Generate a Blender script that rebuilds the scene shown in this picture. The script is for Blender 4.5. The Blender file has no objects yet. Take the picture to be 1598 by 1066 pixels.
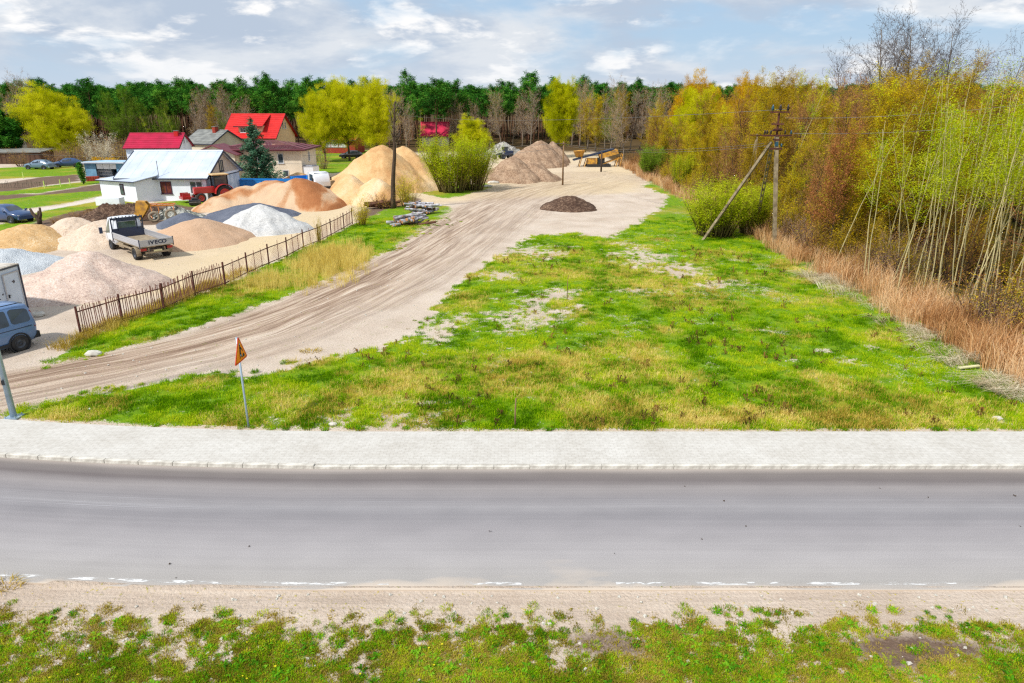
import bpy, math, random
import numpy as np
from mathutils import Vector, Matrix

# ---------------------------------------------------------------- camera, world, sun, exposure
SC = bpy.context.scene
COL = SC.collection
F, TH, HC = 1080.0, math.radians(18.8), 9.5          # focal length in photo pixels, pitch, camera height
cam = bpy.data.cameras.new('camera'); camo = bpy.data.objects.new('camera', cam); COL.objects.link(camo)
cam.sensor_width = 36; cam.lens = 36*F/1598; cam.clip_start = 0.2; cam.clip_end = 6000
camo.location = (0, 0, HC); camo.rotation_euler = (math.pi/2-TH, 0, 0)
SC.camera = camo

SUN_EL, SUN_AZ = 48, 225      # degrees; azimuth clockwise from +Y (behind the camera, to the left)
W_ = bpy.data.worlds.new("World"); SC.world = W_; W_.use_nodes = True
nt = W_.node_tree; nt.nodes.clear()
def nd(nt, t, **k):
    n = nt.nodes.new(t)
    for a, b in k.items(): setattr(n, a, b)
    return n
sky = nd(nt, 'ShaderNodeTexSky', sky_type='NISHITA'); sky.sun_disc = False
sky.sun_elevation = math.radians(SUN_EL); sky.sun_rotation = math.radians(SUN_AZ)
sky.air_density = 1.3; sky.dust_density = 0.6; sky.ozone_density = 2.0
tc = nd(nt, 'ShaderNodeTexCoord')
sep = nd(nt, 'ShaderNodeSeparateXYZ'); nt.links.new(tc.outputs['Generated'], sep.inputs[0])
def mth(nt, op, a, b=None, c=None, clamp=False):
    n = nd(nt, 'ShaderNodeMath', operation=op); n.use_clamp = clamp
    for i, v in enumerate((a, b, c)):
        if v is None: continue
        if isinstance(v, (int, float)): n.inputs[i].default_value = v
        else: nt.links.new(v, n.inputs[i])
    return n.outputs[0]
zc = mth(nt, 'MAXIMUM', sep.outputs[2], 0.0)
den = mth(nt, 'ADD', zc, 0.24)
u = mth(nt, 'DIVIDE', sep.outputs[0], den); v = mth(nt, 'DIVIDE', sep.outputs[1], den)
cmb = nd(nt, 'ShaderNodeCombineXYZ'); nt.links.new(u, cmb.inputs[0]); nt.links.new(v, cmb.inputs[1])
def wnoise(vec, scale, detail, rough=.55, dist=0, off=(0, 0, 0)):
    mp = nd(nt, 'ShaderNodeMapping'); mp.inputs['Location'].default_value = off
    nt.links.new(vec, mp.inputs[0])
    n = nd(nt, 'ShaderNodeTexNoise'); n.inputs['Scale'].default_value = scale; n.inputs['Detail'].default_value = detail
    n.inputs['Roughness'].default_value = rough; n.inputs['Distortion'].default_value = dist
    nt.links.new(mp.outputs[0], n.inputs['Vector']); return n.outputs['Fac']
def ramp(nt, fac, stops, interp='LINEAR'):
    r = nd(nt, 'ShaderNodeValToRGB'); r.color_ramp.interpolation = interp
    e = r.color_ramp.elements
    while len(e) < len(stops): e.new(0.5)
    for k, (p, c) in enumerate(stops):
        e[k].position = p; e[k].color = (c[0], c[1], c[2], 1)
    nt.links.new(fac, r.inputs[0]); return r.outputs['Color']
def mixc(nt, fac, a, b, bt='MIX'):
    m = nd(nt, 'ShaderNodeMix', data_type='RGBA', blend_type=bt)
    for s, v in ((0, fac), (6, a), (7, b)):
        if isinstance(v, (int, float)): m.inputs[s].default_value = v
        elif isinstance(v, tuple): m.inputs[s].default_value = (v[0], v[1], v[2], 1)
        else: nt.links.new(v, m.inputs[s])
    return m.outputs[2]
cv = cmb.outputs[0]
n1 = wnoise(cv, 1.15, 9, .55, .25, (11.3, 2.7, 0))
n2 = wnoise(cv, 2.6, 8, .58, .15, (7.1, 4.2, 0))
n3 = wnoise(cv, 1.7, 8, .58, .2, (-2.1, 8.2, 0))
cover = ramp(nt, n1, [(0.37, (0, 0, 0)), (0.53, (1, 1, 1))], 'EASE')
puff = ramp(nt, n2, [(0.50, (0, 0, 0)), (0.62, (1, 1, 1))], 'EASE')
grey = ramp(nt, n3, [(0.42, (0, 0, 0)), (0.62, (1, 1, 1))], 'EASE')
blue = mixc(nt, 0.8, sky.outputs[0], (4.2, 6.0, 8.3))
cl1 = mixc(nt, grey, (4.9, 5.7, 6.9), (7.6, 7.9, 8.3))
cl = mixc(nt, puff, cl1, (10.4, 10.2, 10.0))
skc = mixc(nt, mth(nt, 'MULTIPLY', cover, 0.93), blue, cl)
# near the horizon the cloud sheet closes into pale grey white
hz = mth(nt, 'SUBTRACT', 1.0, mth(nt, 'DIVIDE', zc, 0.085), None, True)
skc = mixc(nt, mth(nt, 'MULTIPLY', hz, 0.55), skc, (6.8, 7.4, 8.2))
# below the horizon plain ground tone
bel = mth(nt, 'LESS_THAN', sep.outputs[2], -0.01)
skc = mixc(nt, bel, skc, (1.6, 1.5, 1.2))
bg = nd(nt, 'ShaderNodeBackground'); bg.inputs[1].default_value = 0.072
nt.links.new(skc, bg.inputs[0])
wo = nd(nt, 'ShaderNodeOutputWorld'); nt.links.new(bg.outputs[0], wo.inputs[0])

sl = bpy.data.lights.new('sun', 'SUN'); so = bpy.data.objects.new('sun', sl); COL.objects.link(so)
sl.energy = 3.2; sl.angle = math.radians(3); sl.color = (1, .955, .89)
az, el = math.radians(SUN_AZ), math.radians(SUN_EL)
sd = Vector((math.sin(az)*math.cos(el), math.cos(az)*math.cos(el), math.sin(el)))
so.rotation_euler = sd.to_track_quat('Z', 'Y').to_euler(); so.location = (0, 0, 60)
SC.view_settings.view_transform = 'Standard'; SC.view_settings.look = 'None'
SC.view_settings.gamma = 1; SC.view_settings.use_curve_mapping = False
SC.view_settings.exposure = 0.53
SC.render.engine = 'CYCLES'
SC.cycles.max_bounces = 5; SC.cycles.diffuse_bounces = 3; SC.cycles.transparent_max_bounces = 8
SC.cycles.use_denoising = False; SC.cycles.pixel_filter_type = 'BLACKMAN_HARRIS'; SC.cycles.filter_width = 1.3
SC.cycles.sample_clamp_indirect = 4; SC.cycles.use_adaptive_sampling = False

# ---------------------------------------------------------------- helpers
def ray(px, py):
    dv = (533-py)/F
    return ((px-799)/F, math.cos(TH)+dv*math.sin(TH), -math.sin(TH)+dv*math.cos(TH))
def G(px, py, z=0.0):          # where a sight line meets the ground
    r = ray(px, py); t = (z-HC)/r[2]; return (r[0]*t, r[1]*t)
def ZA(px, py, Y):             # x and height at distance Y
    r = ray(px, py); t = Y/r[1]; return (r[0]*t, HC+r[2]*t)
def rgb(r, g, b, k=1.0):
    f = lambda c: (c/255/12.92 if c/255 <= .04045 else ((c/255+.055)/1.055)**2.4)*k
    return (f(r), f(g), f(b))
def hsh(ix, iy, s):
    h = (ix*374761393 + s*974634777 + 12345) & 0xffffffff
    h = ((h ^ (h >> 15))*2246822519) & 0xffffffff
    h = (h + iy*3266489917) & 0xffffffff
    h = ((h ^ (h >> 13))*3266489917) & 0xffffffff
    h = ((h ^ (h >> 16))*668265263) & 0xffffffff
    return ((h ^ (h >> 15)) & 0xffff)/65535.0
def vnoise(x, y, s=0):
    x = np.asarray(x, float); y = np.asarray(y, float)
    ix = np.floor(x).astype(np.int64); iy = np.floor(y).astype(np.int64)
    fx = x-ix; fy = y-iy; fx = fx*fx*(3-2*fx); fy = fy*fy*(3-2*fy)
    a = hsh(ix, iy, s); b = hsh(ix+1, iy, s); c = hsh(ix, iy+1, s); d = hsh(ix+1, iy+1, s)
    return (a*(1-fx)+b*fx)*(1-fy)+(c*(1-fx)+d*fx)*fy
def fbm(x, y, s=0, o=4):
    t = 0; a = .5; n = 0
    for k in range(o):
        t = t+a*vnoise(x*2**k+17.3*k, y*2**k+5.1*k, s+k); n += a; a *= .5
    return t/n
def sstep(a, b, x):
    t = np.clip((np.asarray(x, float)-a)/(b-a), 0, 1); return t*t*(3-2*t)
def sdf(X, Y, poly):           # signed distance to polygon, negative inside
    d = np.full(X.shape, 1e9); ins = np.zeros(X.shape, bool); n = len(poly)
    for i in range(n):
        ax, ay = poly[i]; bx, by = poly[(i+1) % n]
        ex, ey = bx-ax, by-ay; L = ex*ex+ey*ey+1e-12
        t = np.clip(((X-ax)*ex+(Y-ay)*ey)/L, 0, 1)
        d = np.minimum(d, (X-ax-t*ex)**2+(Y-ay-t*ey)**2)
        c = ((ay > Y) != (by > Y)) & (X < (bx-ax)*(Y-ay)/((by-ay) if by != ay else 1e-9)+ax)
        ins ^= c
    d = np.sqrt(d); return np.where(ins, -d, d)

# materials
MATS = {}
def newmat(name):
    m = bpy.data.materials.new(name); m.use_nodes = True; MATS[name] = m
    return m, m.node_tree, m.node_tree.nodes['Principled BSDF']
def M(name, c1, c2=None, scale=4.0, rough=.75, bump=0.0, bscale=None, metal=0.0, spec=.3, stretch=None, detail=6, lo=.35, hi=.65, coat=0):
    if name in MATS: return MATS[name]
    m, nt, b = newmat(name)
    b.inputs['Roughness'].default_value = rough; b.inputs['Metallic'].default_value = metal
    b.inputs['Specular IOR Level'].default_value = spec
    if coat: b.inputs['Coat Weight'].default_value = coat; b.inputs['Coat Roughness'].default_value = .1
    c2 = c2 or tuple(x*.82 for x in c1)
    t = nd(nt, 'ShaderNodeTexCoord'); mp = nd(nt, 'ShaderNodeMapping'); nt.links.new(t.outputs['Object'], mp.inputs[0])
    if stretch: mp.inputs['Scale'].default_value = stretch
    n = nd(nt, 'ShaderNodeTexNoise'); n.inputs['Scale'].default_value = scale; n.inputs['Detail'].default_value = detail
    nt.links.new(mp.outputs[0], n.inputs['Vector'])
    col = ramp(nt, n.outputs['Fac'], [(lo, c1), (hi, c2)])
    nt.links.new(col, b.inputs['Base Color'])
    if bump:
        n2 = nd(nt, 'ShaderNodeTexNoise'); n2.inputs['Scale'].default_value = bscale or scale*4; n2.inputs['Detail'].default_value = 5
        nt.links.new(mp.outputs[0], n2.inputs['Vector'])
        bp = nd(nt, 'ShaderNodeBump'); bp.inputs['Strength'].default_value = bump; bp.inputs['Distance'].default_value = .05
        nt.links.new(n2.outputs['Fac'], bp.inputs['Height']); nt.links.new(bp.outputs[0], b.inputs['Normal'])
    return m
def leafmat(name, stops, trans=.35, tint=.25, rough=.6):
    m, nt, b = newmat(name); nt.nodes.remove(b)
    at = nd(nt, 'ShaderNodeAttribute', attribute_name='v')
    oi = nd(nt, 'ShaderNodeObjectInfo')
    f = mth(nt, 'ADD', at.outputs['Fac'], mth(nt, 'MULTIPLY', mth(nt, 'SUBTRACT', oi.outputs['Random'], .5), tint), None, True)
    col = ramp(nt, f, stops)
    d = nd(nt, 'ShaderNodeBsdfDiffuse'); tr = nd(nt, 'ShaderNodeBsdfTranslucent'); mx = nd(nt, 'ShaderNodeMixShader')
    mx.inputs[0].default_value = trans
    nt.links.new(col, d.inputs[0]); nt.links.new(col, tr.inputs[0])
    nt.links.new(d.outputs[0], mx.inputs[1]); nt.links.new(tr.outputs[0], mx.inputs[2])
    nt.links.new(mx.outputs[0], nt.nodes['Material Output'].inputs[0])
    return m

class MB:
    def __init__(s): s.v = []; s.f = []; s.m = []; s.a = []
    def add(s, vs, fs, m=0, a=.5):
        o = len(s.v); s.v += [tuple(p) for p in vs]
        for f in fs: s.f.append(tuple(i+o for i in f)); s.m.append(m); s.a.append(a)
        return s
    def poly(s, pts, m=0): return s.add(pts, [tuple(range(len(pts)))], m)
    def box(s, c, d, m=0, rz=0, rx=0, ry=0, a=.5):
        hx, hy, hz = d[0]/2, d[1]/2, d[2]/2
        R = Matrix.Rotation(rz, 3, 'Z') @ Matrix.Rotation(ry, 3, 'Y') @ Matrix.Rotation(rx, 3, 'X')
        C = Vector(c)
        vs = [C+R @ Vector((x*hx, y*hy, z*hz)) for x in (-1, 1) for y in (-1, 1) for z in (-1, 1)]
        s.add(vs, [(0, 1, 3, 2), (4, 6, 7, 5), (0, 4, 5, 1), (2, 3, 7, 6), (0, 2, 6, 4), (1, 5, 7, 3)], m, a)
        return s
    def b2(s, x0, x1, y0, y1, z0, z1, m=0):
        return s.box(((x0+x1)/2, (y0+y1)/2, (z0+z1)/2), (x1-x0, y1-y0, z1-z0), m)
    def tube(s, p0, p1, r0, r1=None, n=8, m=0, cap=True, a=.5):
        r1 = r0 if r1 is None else r1
        p0 = Vector(p0); p1 = Vector(p1); d = (p1-p0)
        if d.length < 1e-6: return s
        d.normalize(); x = d.orthogonal().normalized(); y = d.cross(x)
        vs = []
        for p, r in ((p0, r0), (p1, r1)):
            for k in range(n):
                t = 2*math.pi*k/n; vs.append(p+(x*math.cos(t)+y*math.sin(t))*r)
        fs = [(k, (k+1) % n, n+(k+1) % n, n+k) for k in range(n)]
        if cap: fs += [tuple(range(n-1, -1, -1)), tuple(range(n, 2*n))]
        s.add(vs, fs, m, a); return s
    def path(s, pts, r, n=6, m=0, a=.5):
        rr = r if isinstance(r, (list, tuple)) else [r]*len(pts)
        base = len(s.v); N = len(pts); P = [Vector(p) for p in pts]
        d0 = (P[1]-P[0]).normalized(); x = d0.orthogonal().normalized()
        for i in range(N):
            d = (P[min(i+1, N-1)]-P[max(i-1, 0)]).normalized()
            x = (x-d*x.dot(d)).normalized(); y = d.cross(x)
            for k in range(n):
                t = 2*math.pi*k/n; s.v.append(tuple(P[i]+(x*math.cos(t)+y*math.sin(t))*rr[i]))
        for i in range(N-1):
            for k in range(n):
                s.f.append((base+i*n+k, base+i*n+(k+1) % n, base+(i+1)*n+(k+1) % n, base+(i+1)*n+k)); s.m.append(m); s.a.append(a)
        s.f.append(tuple(base+k for k in range(n-1, -1, -1))); s.m.append(m); s.a.append(a)
        s.f.append(tuple(base+(N-1)*n+k for k in range(n))); s.m.append(m); s.a.append(a)
        return s
    def prism(s, pts, axis, a0, a1, m=0):   # polygon pts (2D) pushed along an axis
        def P(p, t):
            return {'x': (t, p[0], p[1]), 'y': (p[0], t, p[1]), 'z': (p[0], p[1], t)}[axis]
        n = len(pts); vs = [P(p, a0) for p in pts]+[P(p, a1) for p in pts]
        fs = [tuple(range(n)), tuple(range(2*n-1, n-1, -1))]+[(k, n+k, n+(k+1) % n, (k+1) % n) for k in range(n)]
        s.add(vs, fs, m); return s
    def lathe(s, prof, c, axis='y', n=24, m=0):   # prof: (radius, offset along axis)
        o = len(s.v)
        for r, t in prof:
            for k in range(n):
                w = 2*math.pi*k/n; a_, b_ = r*math.cos(w), r*math.sin(w)
                p = {'y': (a_, t, b_), 'x': (t, a_, b_), 'z': (a_, b_, t)}[axis]
                s.v.append((c[0]+p[0], c[1]+p[1], c[2]+p[2]))
        for i in range(len(prof)-1):
            for k in range(n):
                s.f.append((o+i*n+k, o+i*n+(k+1) % n, o+(i+1)*n+(k+1) % n, o+(i+1)*n+k)); s.m.append(m); s.a.append(.5)
        return s
    def build(s, name, mats, parent=None, smooth=False, loc=None):
        me = bpy.data.meshes.new(name); me.from_pydata(s.v, [], s.f)
        mats = mats if isinstance(mats, (list, tuple)) else [mats]
        for m in mats: me.materials.append(MATS[m] if isinstance(m, str) else m)
        me.polygons.foreach_set('material_index', s.m)
        at = me.attributes.new('v', 'FLOAT', 'FACE'); at.data.foreach_set('value', s.a)
        if smooth: me.polygons.foreach_set('use_smooth', [True]*len(s.f))
        me.update()
        o = bpy.data.objects.new(name, me); COL.objects.link(o)
        if parent: o.parent = parent
        if loc: o.location = loc
        return o
def tag(o, label=None, cat=None, group=None, kind=None):
    if label: o['label'] = label
    if cat: o['category'] = cat
    if group: o['group'] = group
    if kind: o['kind'] = kind
    return o
def thing(name, label, cat, loc=(0, 0, 0), rz=0, group=None):
    o = bpy.data.objects.new(name, None); COL.objects.link(o); o.empty_display_size = .3
    o.location = (loc[0], loc[1], loc[2] if len(loc) > 2 else 0); o.rotation_euler = (0, 0, rz)
    return tag(o, label, cat, group)
def dup(root, loc, rz=0, sc=1.0, label=None, group=None, tilt=(0, 0)):
    r = root.copy(); COL.objects.link(r)
    r.location = (loc[0], loc[1], loc[2] if len(loc) > 2 else 0); r.rotation_euler = (tilt[0], tilt[1], rz)
    r.scale = (sc, sc, sc) if isinstance(sc, (int, float)) else sc
    if label: r['label'] = label
    if group: r['group'] = group
    for ch in list(root.children):
        c = ch.copy(); COL.objects.link(c); c.parent = r
        for g in ch.children:
            d = g.copy(); COL.objects.link(d); d.parent = c
    return r
def bevel(o, w=.02, seg=2):
    b = o.modifiers.new('bevel', 'BEVEL'); b.width = w; b.segments = seg; b.limit_method = 'ANGLE'; return o

# self-contained scatter: prototypes and loose points live in one mesh, geometry nodes instance them
def scatter(name, protos, P, rot, scl, pick, tint, mats, label=None, cat=None):
    V = []; Fc = []; Mi = []; Av = []; pid = []
    for k, mb in enumerate(protos):
        o = len(V); V += mb.v; pid += [k]*len(mb.v)
        Fc += [tuple(i+o for i in f) for f in mb.f]; Mi += mb.m; Av += mb.a
    nv = len(V); n = len(P)
    me = bpy.data.meshes.new(name); me.from_pydata(V+[tuple(p) for p in P], [], Fc)
    for m in mats: me.materials.append(MATS[m])
    me.polygons.foreach_set('material_index', Mi)
    me.attributes.new('v', 'FLOAT', 'FACE').data.foreach_set('value', Av)
    z = np.zeros(nv)
    me.attributes.new('pid', 'INT', 'POINT').data.foreach_set('value', pid+[-1]*n)
    me.attributes.new('pick', 'INT', 'POINT').data.foreach_set('value', np.concatenate([z, pick]).astype(int).tolist())
    me.attributes.new('scl', 'FLOAT', 'POINT').data.foreach_set('value', np.concatenate([z, scl]))
    me.attributes.new('tint', 'FLOAT', 'POINT').data.foreach_set('value', np.concatenate([z, tint]))
    me.attributes.new('rot', 'FLOAT_VECTOR', 'POINT').data.foreach_set('vector', np.concatenate([np.zeros((nv, 3)), rot]).ravel())
    o = bpy.data.objects.new(name, me); COL.objects.link(o)
    ng = bpy.data.node_groups.new(name+'_nodes', 'GeometryNodeTree')
    ng.interface.new_socket('Geometry', in_out='INPUT', socket_type='NodeSocketGeometry')
    ng.interface.new_socket('Geometry', in_out='OUTPUT', socket_type='NodeSocketGeometry')
    gi = nd(ng, 'NodeGroupInput'); go = nd(ng, 'NodeGroupOutput')
    def attr(nm, t):
        a = nd(ng, 'GeometryNodeInputNamedAttribute', data_type=t); a.inputs[0].default_value = nm
        return next(x for x in a.outputs if x.enabled and x.name == 'Attribute')
    ap = attr('pid', 'INT')
    def sepk(k):
        c = nd(ng, 'FunctionNodeCompare', data_type='INT', operation='EQUAL')
        ins = [i for i in c.inputs if i.enabled]
        ng.links.new(ap, ins[0]); ins[1].default_value = k
        s = nd(ng, 'GeometryNodeSeparateGeometry', domain='POINT')
        ng.links.new(gi.outputs[0], s.inputs[0]); ng.links.new(c.outputs[0], s.inputs[1]); return s.outputs[0]
    inst = nd(ng, 'GeometryNodeInstanceOnPoints')
    gti = nd(ng, 'GeometryNodeGeometryToInstance')
    for k in range(len(protos)-1, -1, -1): ng.links.new(sepk(k), gti.inputs[0])
    ng.links.new(sepk(-1), inst.inputs['Points']); ng.links.new(gti.outputs[0], inst.inputs['Instance'])
    inst.inputs['Pick Instance'].default_value = True
    ng.links.new(attr('pick', 'INT'), inst.inputs['Instance Index'])
    e2r = nd(ng, 'FunctionNodeEulerToRotation'); ng.links.new(attr('rot', 'FLOAT_VECTOR'), e2r.inputs[0])
    ng.links.new(e2r.outputs[0], inst.inputs['Rotation'])
    ng.links.new(attr('scl', 'FLOAT'), inst.inputs['Scale'])
    ng.links.new(inst.outputs[0], go.inputs[0])
    md = o.modifiers.new('scatter', 'NODES'); md.node_group = ng
    return tag(o, label, cat, None, 'stuff')
# ---------------------------------------------------------------- ground layout
def cv_(x):                     # the road swings gently away on the left
    t = np.minimum(np.asarray(x, float)+4, 0); t = np.maximum(t, -36)
    return .0060*t*t+np.maximum(-np.asarray(x, float)-40, 0)*.43
R0, R1, P1 = 12.0, 17.05, 19.2  # road near edge, kerb line, back of pavement
def PX(*p): return [G(*q) for q in p]
GR = [PX((-300, 720), (-100, 655), (0, 632), (60, 621), (100, 616), (170, 604), (220, 597), (300, 588), (350, 582), (400, 581), (440, 574), (480, 564), (560, 547), (620, 531), (655, 512), (668, 485), (700, 462), (730, 435), (760, 410), (800, 388), (830, 368), (900, 365), (940, 372), (965, 365), (1000, 350), (1010, 335), (1030, 325), (1040, 305), (1005, 292), (1010, 283), (1040, 278))
      + [(24, 110), (60, 60), (60, 19.0), (20, 17), (0, 17)],
      PX((60, 576), (110, 545), (128, 528), (250, 482), (350, 445), (440, 404), (545, 354), (600, 328), (650, 318), (700, 322), (728, 340), (700, 358), (640, 384), (560, 412), (470, 455), (400, 480), (330, 500), (250, 530), (150, 557)),
      PX((655, 302), (680, 292), (760, 286), (768, 294), (700, 310)),
      PX((862, 293), (880, 288), (908, 290), (885, 295)),
      PX((-200, 330), (-60, 322), (0, 313), (60, 305), (165, 297), (168, 304), (100, 318), (0, 331), (-200, 348)),
      PX((-60, 302), (20, 298), (60, 292), (130, 284), (165, 280), (168, 285), (60, 302), (0, 305)),
      PX((-300, 275), (0, 262), (130, 258), (128, 272), (60, 277), (-300, 292)),
      PX((-200, 370), (0, 350), (30, 338), (100, 323), (170, 312), (230, 318), (150, 326), (110, 332), (60, 346), (0, 372)),
      PX((235, 316), (310, 312), (345, 314), (330, 325), (290, 322)),
      PX((485, 236), (600, 234), (575, 262), (520, 271), (470, 268))]
BARE = [((825, 490), 52, 26), ((870, 458), 30, 13), ((1005, 398), 38, 17), ((680, 520), 42, 12), ((610, 650), 70, 9), ((590, 668), 80, 6), ((655, 632), 30, 5), ((720, 500), 30, 10), ((830, 395), 50, 9),
        ((1050, 420), 40, 8), ((1120, 445), 40, 5), ((1300, 548), 22, 5), ((1210, 520), 22, 5), ((640, 500), 24, 14), ((1360, 545), 12, 6), ((780, 430), 30, 6), ((1560, 660), 22, 5), ((955, 470), 16, 5), ((1330, 565), 16, 4), ((990, 455), 40, 5)]
DRY = [((1130, 652), 200, 15, 1.0), ((930, 632), 110, 20, .75), ((1050, 450), 120, 30, .6), ((620, 600), 100, 24, .8), ((700, 650), 60, 10, .5), ((490, 640), 70, 22, .6), ((1010, 590), 120, 18, .55), ((1300, 620), 120, 30, .4),
       ((520, 410), 60, 22, 1.0), ((1000, 425), 90, 22, .6), ((820, 430), 60, 14, .4), ((1480, 640), 120, 20, .5), ((730, 570), 120, 20, .45), ((330, 600), 40, 12, .5), ((220, 540), 70, 12, .4), ((430, 440), 60, 12, .5)]
SOIL = [PX((40, 352), (90, 334), (120, 328), (165, 316), (230, 320), (330, 318), (345, 322), (300, 340), (270, 350), (170, 352), (90, 372)),
        PX((-300, 322), (0, 303), (60, 303), (165, 286), (167, 297), (100, 304), (0, 315), (-300, 345)),
        PX((-300, 300), (0, 287), (60, 277), (124, 272), (126, 282), (60, 291), (20, 298), (-300, 315)),
        PX((560, 352), (600, 330), (650, 318), (660, 312), (640, 306), (600, 318), (560, 330))]
PATH_ = PX((-300, 372), (-60, 345), (0, 333), (100, 320), (168, 305), (172, 311), (100, 326), (0, 340), (-60, 352), (-300, 385))
CL = np.array(PX((-300, 690), (-100, 637), (0, 612), (100, 592), (200, 573), (320, 546), (420, 518), (520, 478), (600, 440), (680, 396), (735, 358), (790, 322), (850, 297), (930, 276)))
TW = np.array([1.9, 2.0, 2.1, 2.1, 2.2, 2.3, 2.5, 2.8, 3.0, 3.2, 3.6, 4.5, 6.0, 8.0])
def track(X, Y):
    d = np.full(X.shape, 1e9); tv = np.zeros(X.shape); tu = np.zeros(X.shape); w = np.ones(X.shape); acc = 0.0
    for i in range(len(CL)-1):
        a, b = CL[i], CL[i+1]; e = b-a; L = np.hypot(*e); e = e/L
        t = np.clip((X-a[0])*e[0]+(Y-a[1])*e[1], 0, L)
        qx, qy = X-a[0]-t*e[0], Y-a[1]-t*e[1]; dd = np.hypot(qx, qy)
        side = e[0]*(Y-a[1])-e[1]*(X-a[0])
        m = dd < d
        d = np.where(m, dd, d); tv = np.where(m, np.sign(side)*dd, tv); tu = np.where(m, acc+t, tu)
        w = np.where(m, TW[i]+(TW[i+1]-TW[i])*t/L, w); acc += L
    return d, tu, tv, w
def ell(X, Y, c, rx, ry, wob):
    (cx, cy) = G(*c); dx, dy0 = G(c[0]+rx, c[1]), G(c[0], c[1]-ry)
    a = dx[0]-cx; b = dy0[1]-cy
    q = np.sqrt(((X-cx)/a)**2+((Y-cy)/b)**2)
    return 1-sstep(.4, 1.25, q+wob)
def fields(X, Y):
    X = np.asarray(X, float); Y = np.asarray(Y, float)
    s = Y-cv_(X)
    nz = fbm(X*.9, Y*.9, 3, 4)-.5; nb = fbm(X*.25, Y*.25, 11, 4)-.5; nf = fbm(X*2.6, Y*2.6, 7, 3)-.5
    far = np.clip(Y/60, .5, 4)
    gr = np.zeros(X.shape)
    for k, p in enumerate(GR):
        d = sdf(X, Y, p)+(nz*1.1+nf*.9)*(1.7 if k == 0 else .9 if k < 4 else .6)*np.where(Y > 20.5, 1, .4)
        gr = np.maximum(gr, 1-sstep(-.35, .35, d/far))
    wob = nz*.9+nf*.5
    for c, rx, ry in BARE: gr = gr*(1-.74*ell(X, Y, c, rx*1.15, ry*1.15, wob*2.6+(fbm(X*6, Y*6, 17, 2)-.5)*1.6))
    core = (Y > 19) & (Y < 70) & (X > -8)
    gr = np.where(core & (X < 19), gr*(1-.32*sstep(.12, .28, nb*.9+nz*.35+nf*.35)), gr)
    dry = np.clip((fbm(X*.35, Y*.35, 21, 4)-.49)*3.2, 0, .75)
    for c, rx, ry, k in DRY: dry = np.maximum(dry, k*ell(X, Y, c, rx, ry, wob*1.3))
    soil = np.zeros(X.shape)
    for p in SOIL: soil = np.maximum(soil, 1-sstep(-.3, .3, sdf(X, Y, p)+nz*.9))
    wood = np.maximum(sstep(17.8, 19.2, X+nz*1.2)*(Y > 17), sstep(150, 162, Y+nz*8))
    wood = np.maximum(wood, sstep(4, 8, X-20+nz)*(Y > 110))
    wood = np.maximum(wood, (1-sstep(-1, 3, sdf(X, Y, PX((-400, 262), (0, 255), (130, 250), (190, 252), (350, 262), (480, 262), (520, 240), (640, 238), (700, 235), (700, 215), (-400, 215)))+nz*2)))
    lawn = 1-sstep(-1, 1, sdf(X, Y, GR[9])); wood = wood*(1-lawn)
    pth = 1-sstep(-.2, .2, sdf(X, Y, PATH_)+nf*.3)
    d, tu, tv, w = track(X, Y)
    tr = (1-sstep(.85, 1.35, d/w+nz*.4))
    gr = gr*(1-tr*.97)
    # near verge
    near = s < R0+.02
    nh = fbm(X*5.5, Y*5.5, 27, 3)-.5
    dens = sstep(11.5, 11.0, s+nz*.9+nf*.6)*.95*np.clip(.10+.52*sstep(10.8, 9.6, s)+(nz*.9+nf*1.1+nh*2.6)+.08*sstep(-4, 8, X), 0, 1)
    gr = np.where(near, dens, gr); dry = np.where(near, np.clip(.8+nz*1.6+nf, 0, 1), dry)
    soilv = np.maximum(ell(X, Y, (1440, 1008), 110, 26, wob), .75*ell(X, Y, (960, 1000), 70, 18, wob))
    soil = np.where(near, soilv, soil); gr = np.where(near, gr*(1-.8*soilv), gr); wood = np.where(near, 0, wood); tr = np.where(near, 0, tr)
    # sandy seam behind the pavement
    seam = (1-sstep(.12, .34, np.abs(s-P1-.05)+nf*.25))*(Y > 15)
    gr = gr*(1-.85*seam*(s > P1-.3))
    return dict(gr=gr, dry=dry, soil=soil, wood=wood, tr=tr, tu=tu, tv=tv, pth=pth, s=s, nz=nz, nf=nf, nb=nb)
def gz(X, Y, f=None):
    X = np.asarray(X, float); Y = np.asarray(Y, float)
    f = f or fields(X, Y); s = f['s']
    lane = np.cos(f['tv']*2.1+vnoise(f['tu']*.2, f['tu']*0, 5)*3)
    z = .10*(fbm(X*.5, Y*.5, 31, 3)-.5)+.05*f['nz']+f['gr']*.03-.05*f['tr']*lane*sstep(20, 24, Y)
    z = z*np.clip(1-(Y-90)/60, .2, 1)
    z = z*sstep(0, 1.0, np.abs(s-P1))+0
    z = np.where(s < R0, -.085+.05*(fbm(X*1.3, Y*1.3, 9, 3)-.5)*sstep(0, .8, R0-s)+.04*f['nf']*sstep(.5, 1.5, R0-s), z)
    inside = sstep(0.02, .35, s-R0)*sstep(.02, .35, P1-s)
    return z*(1-inside)-.3*inside

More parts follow.
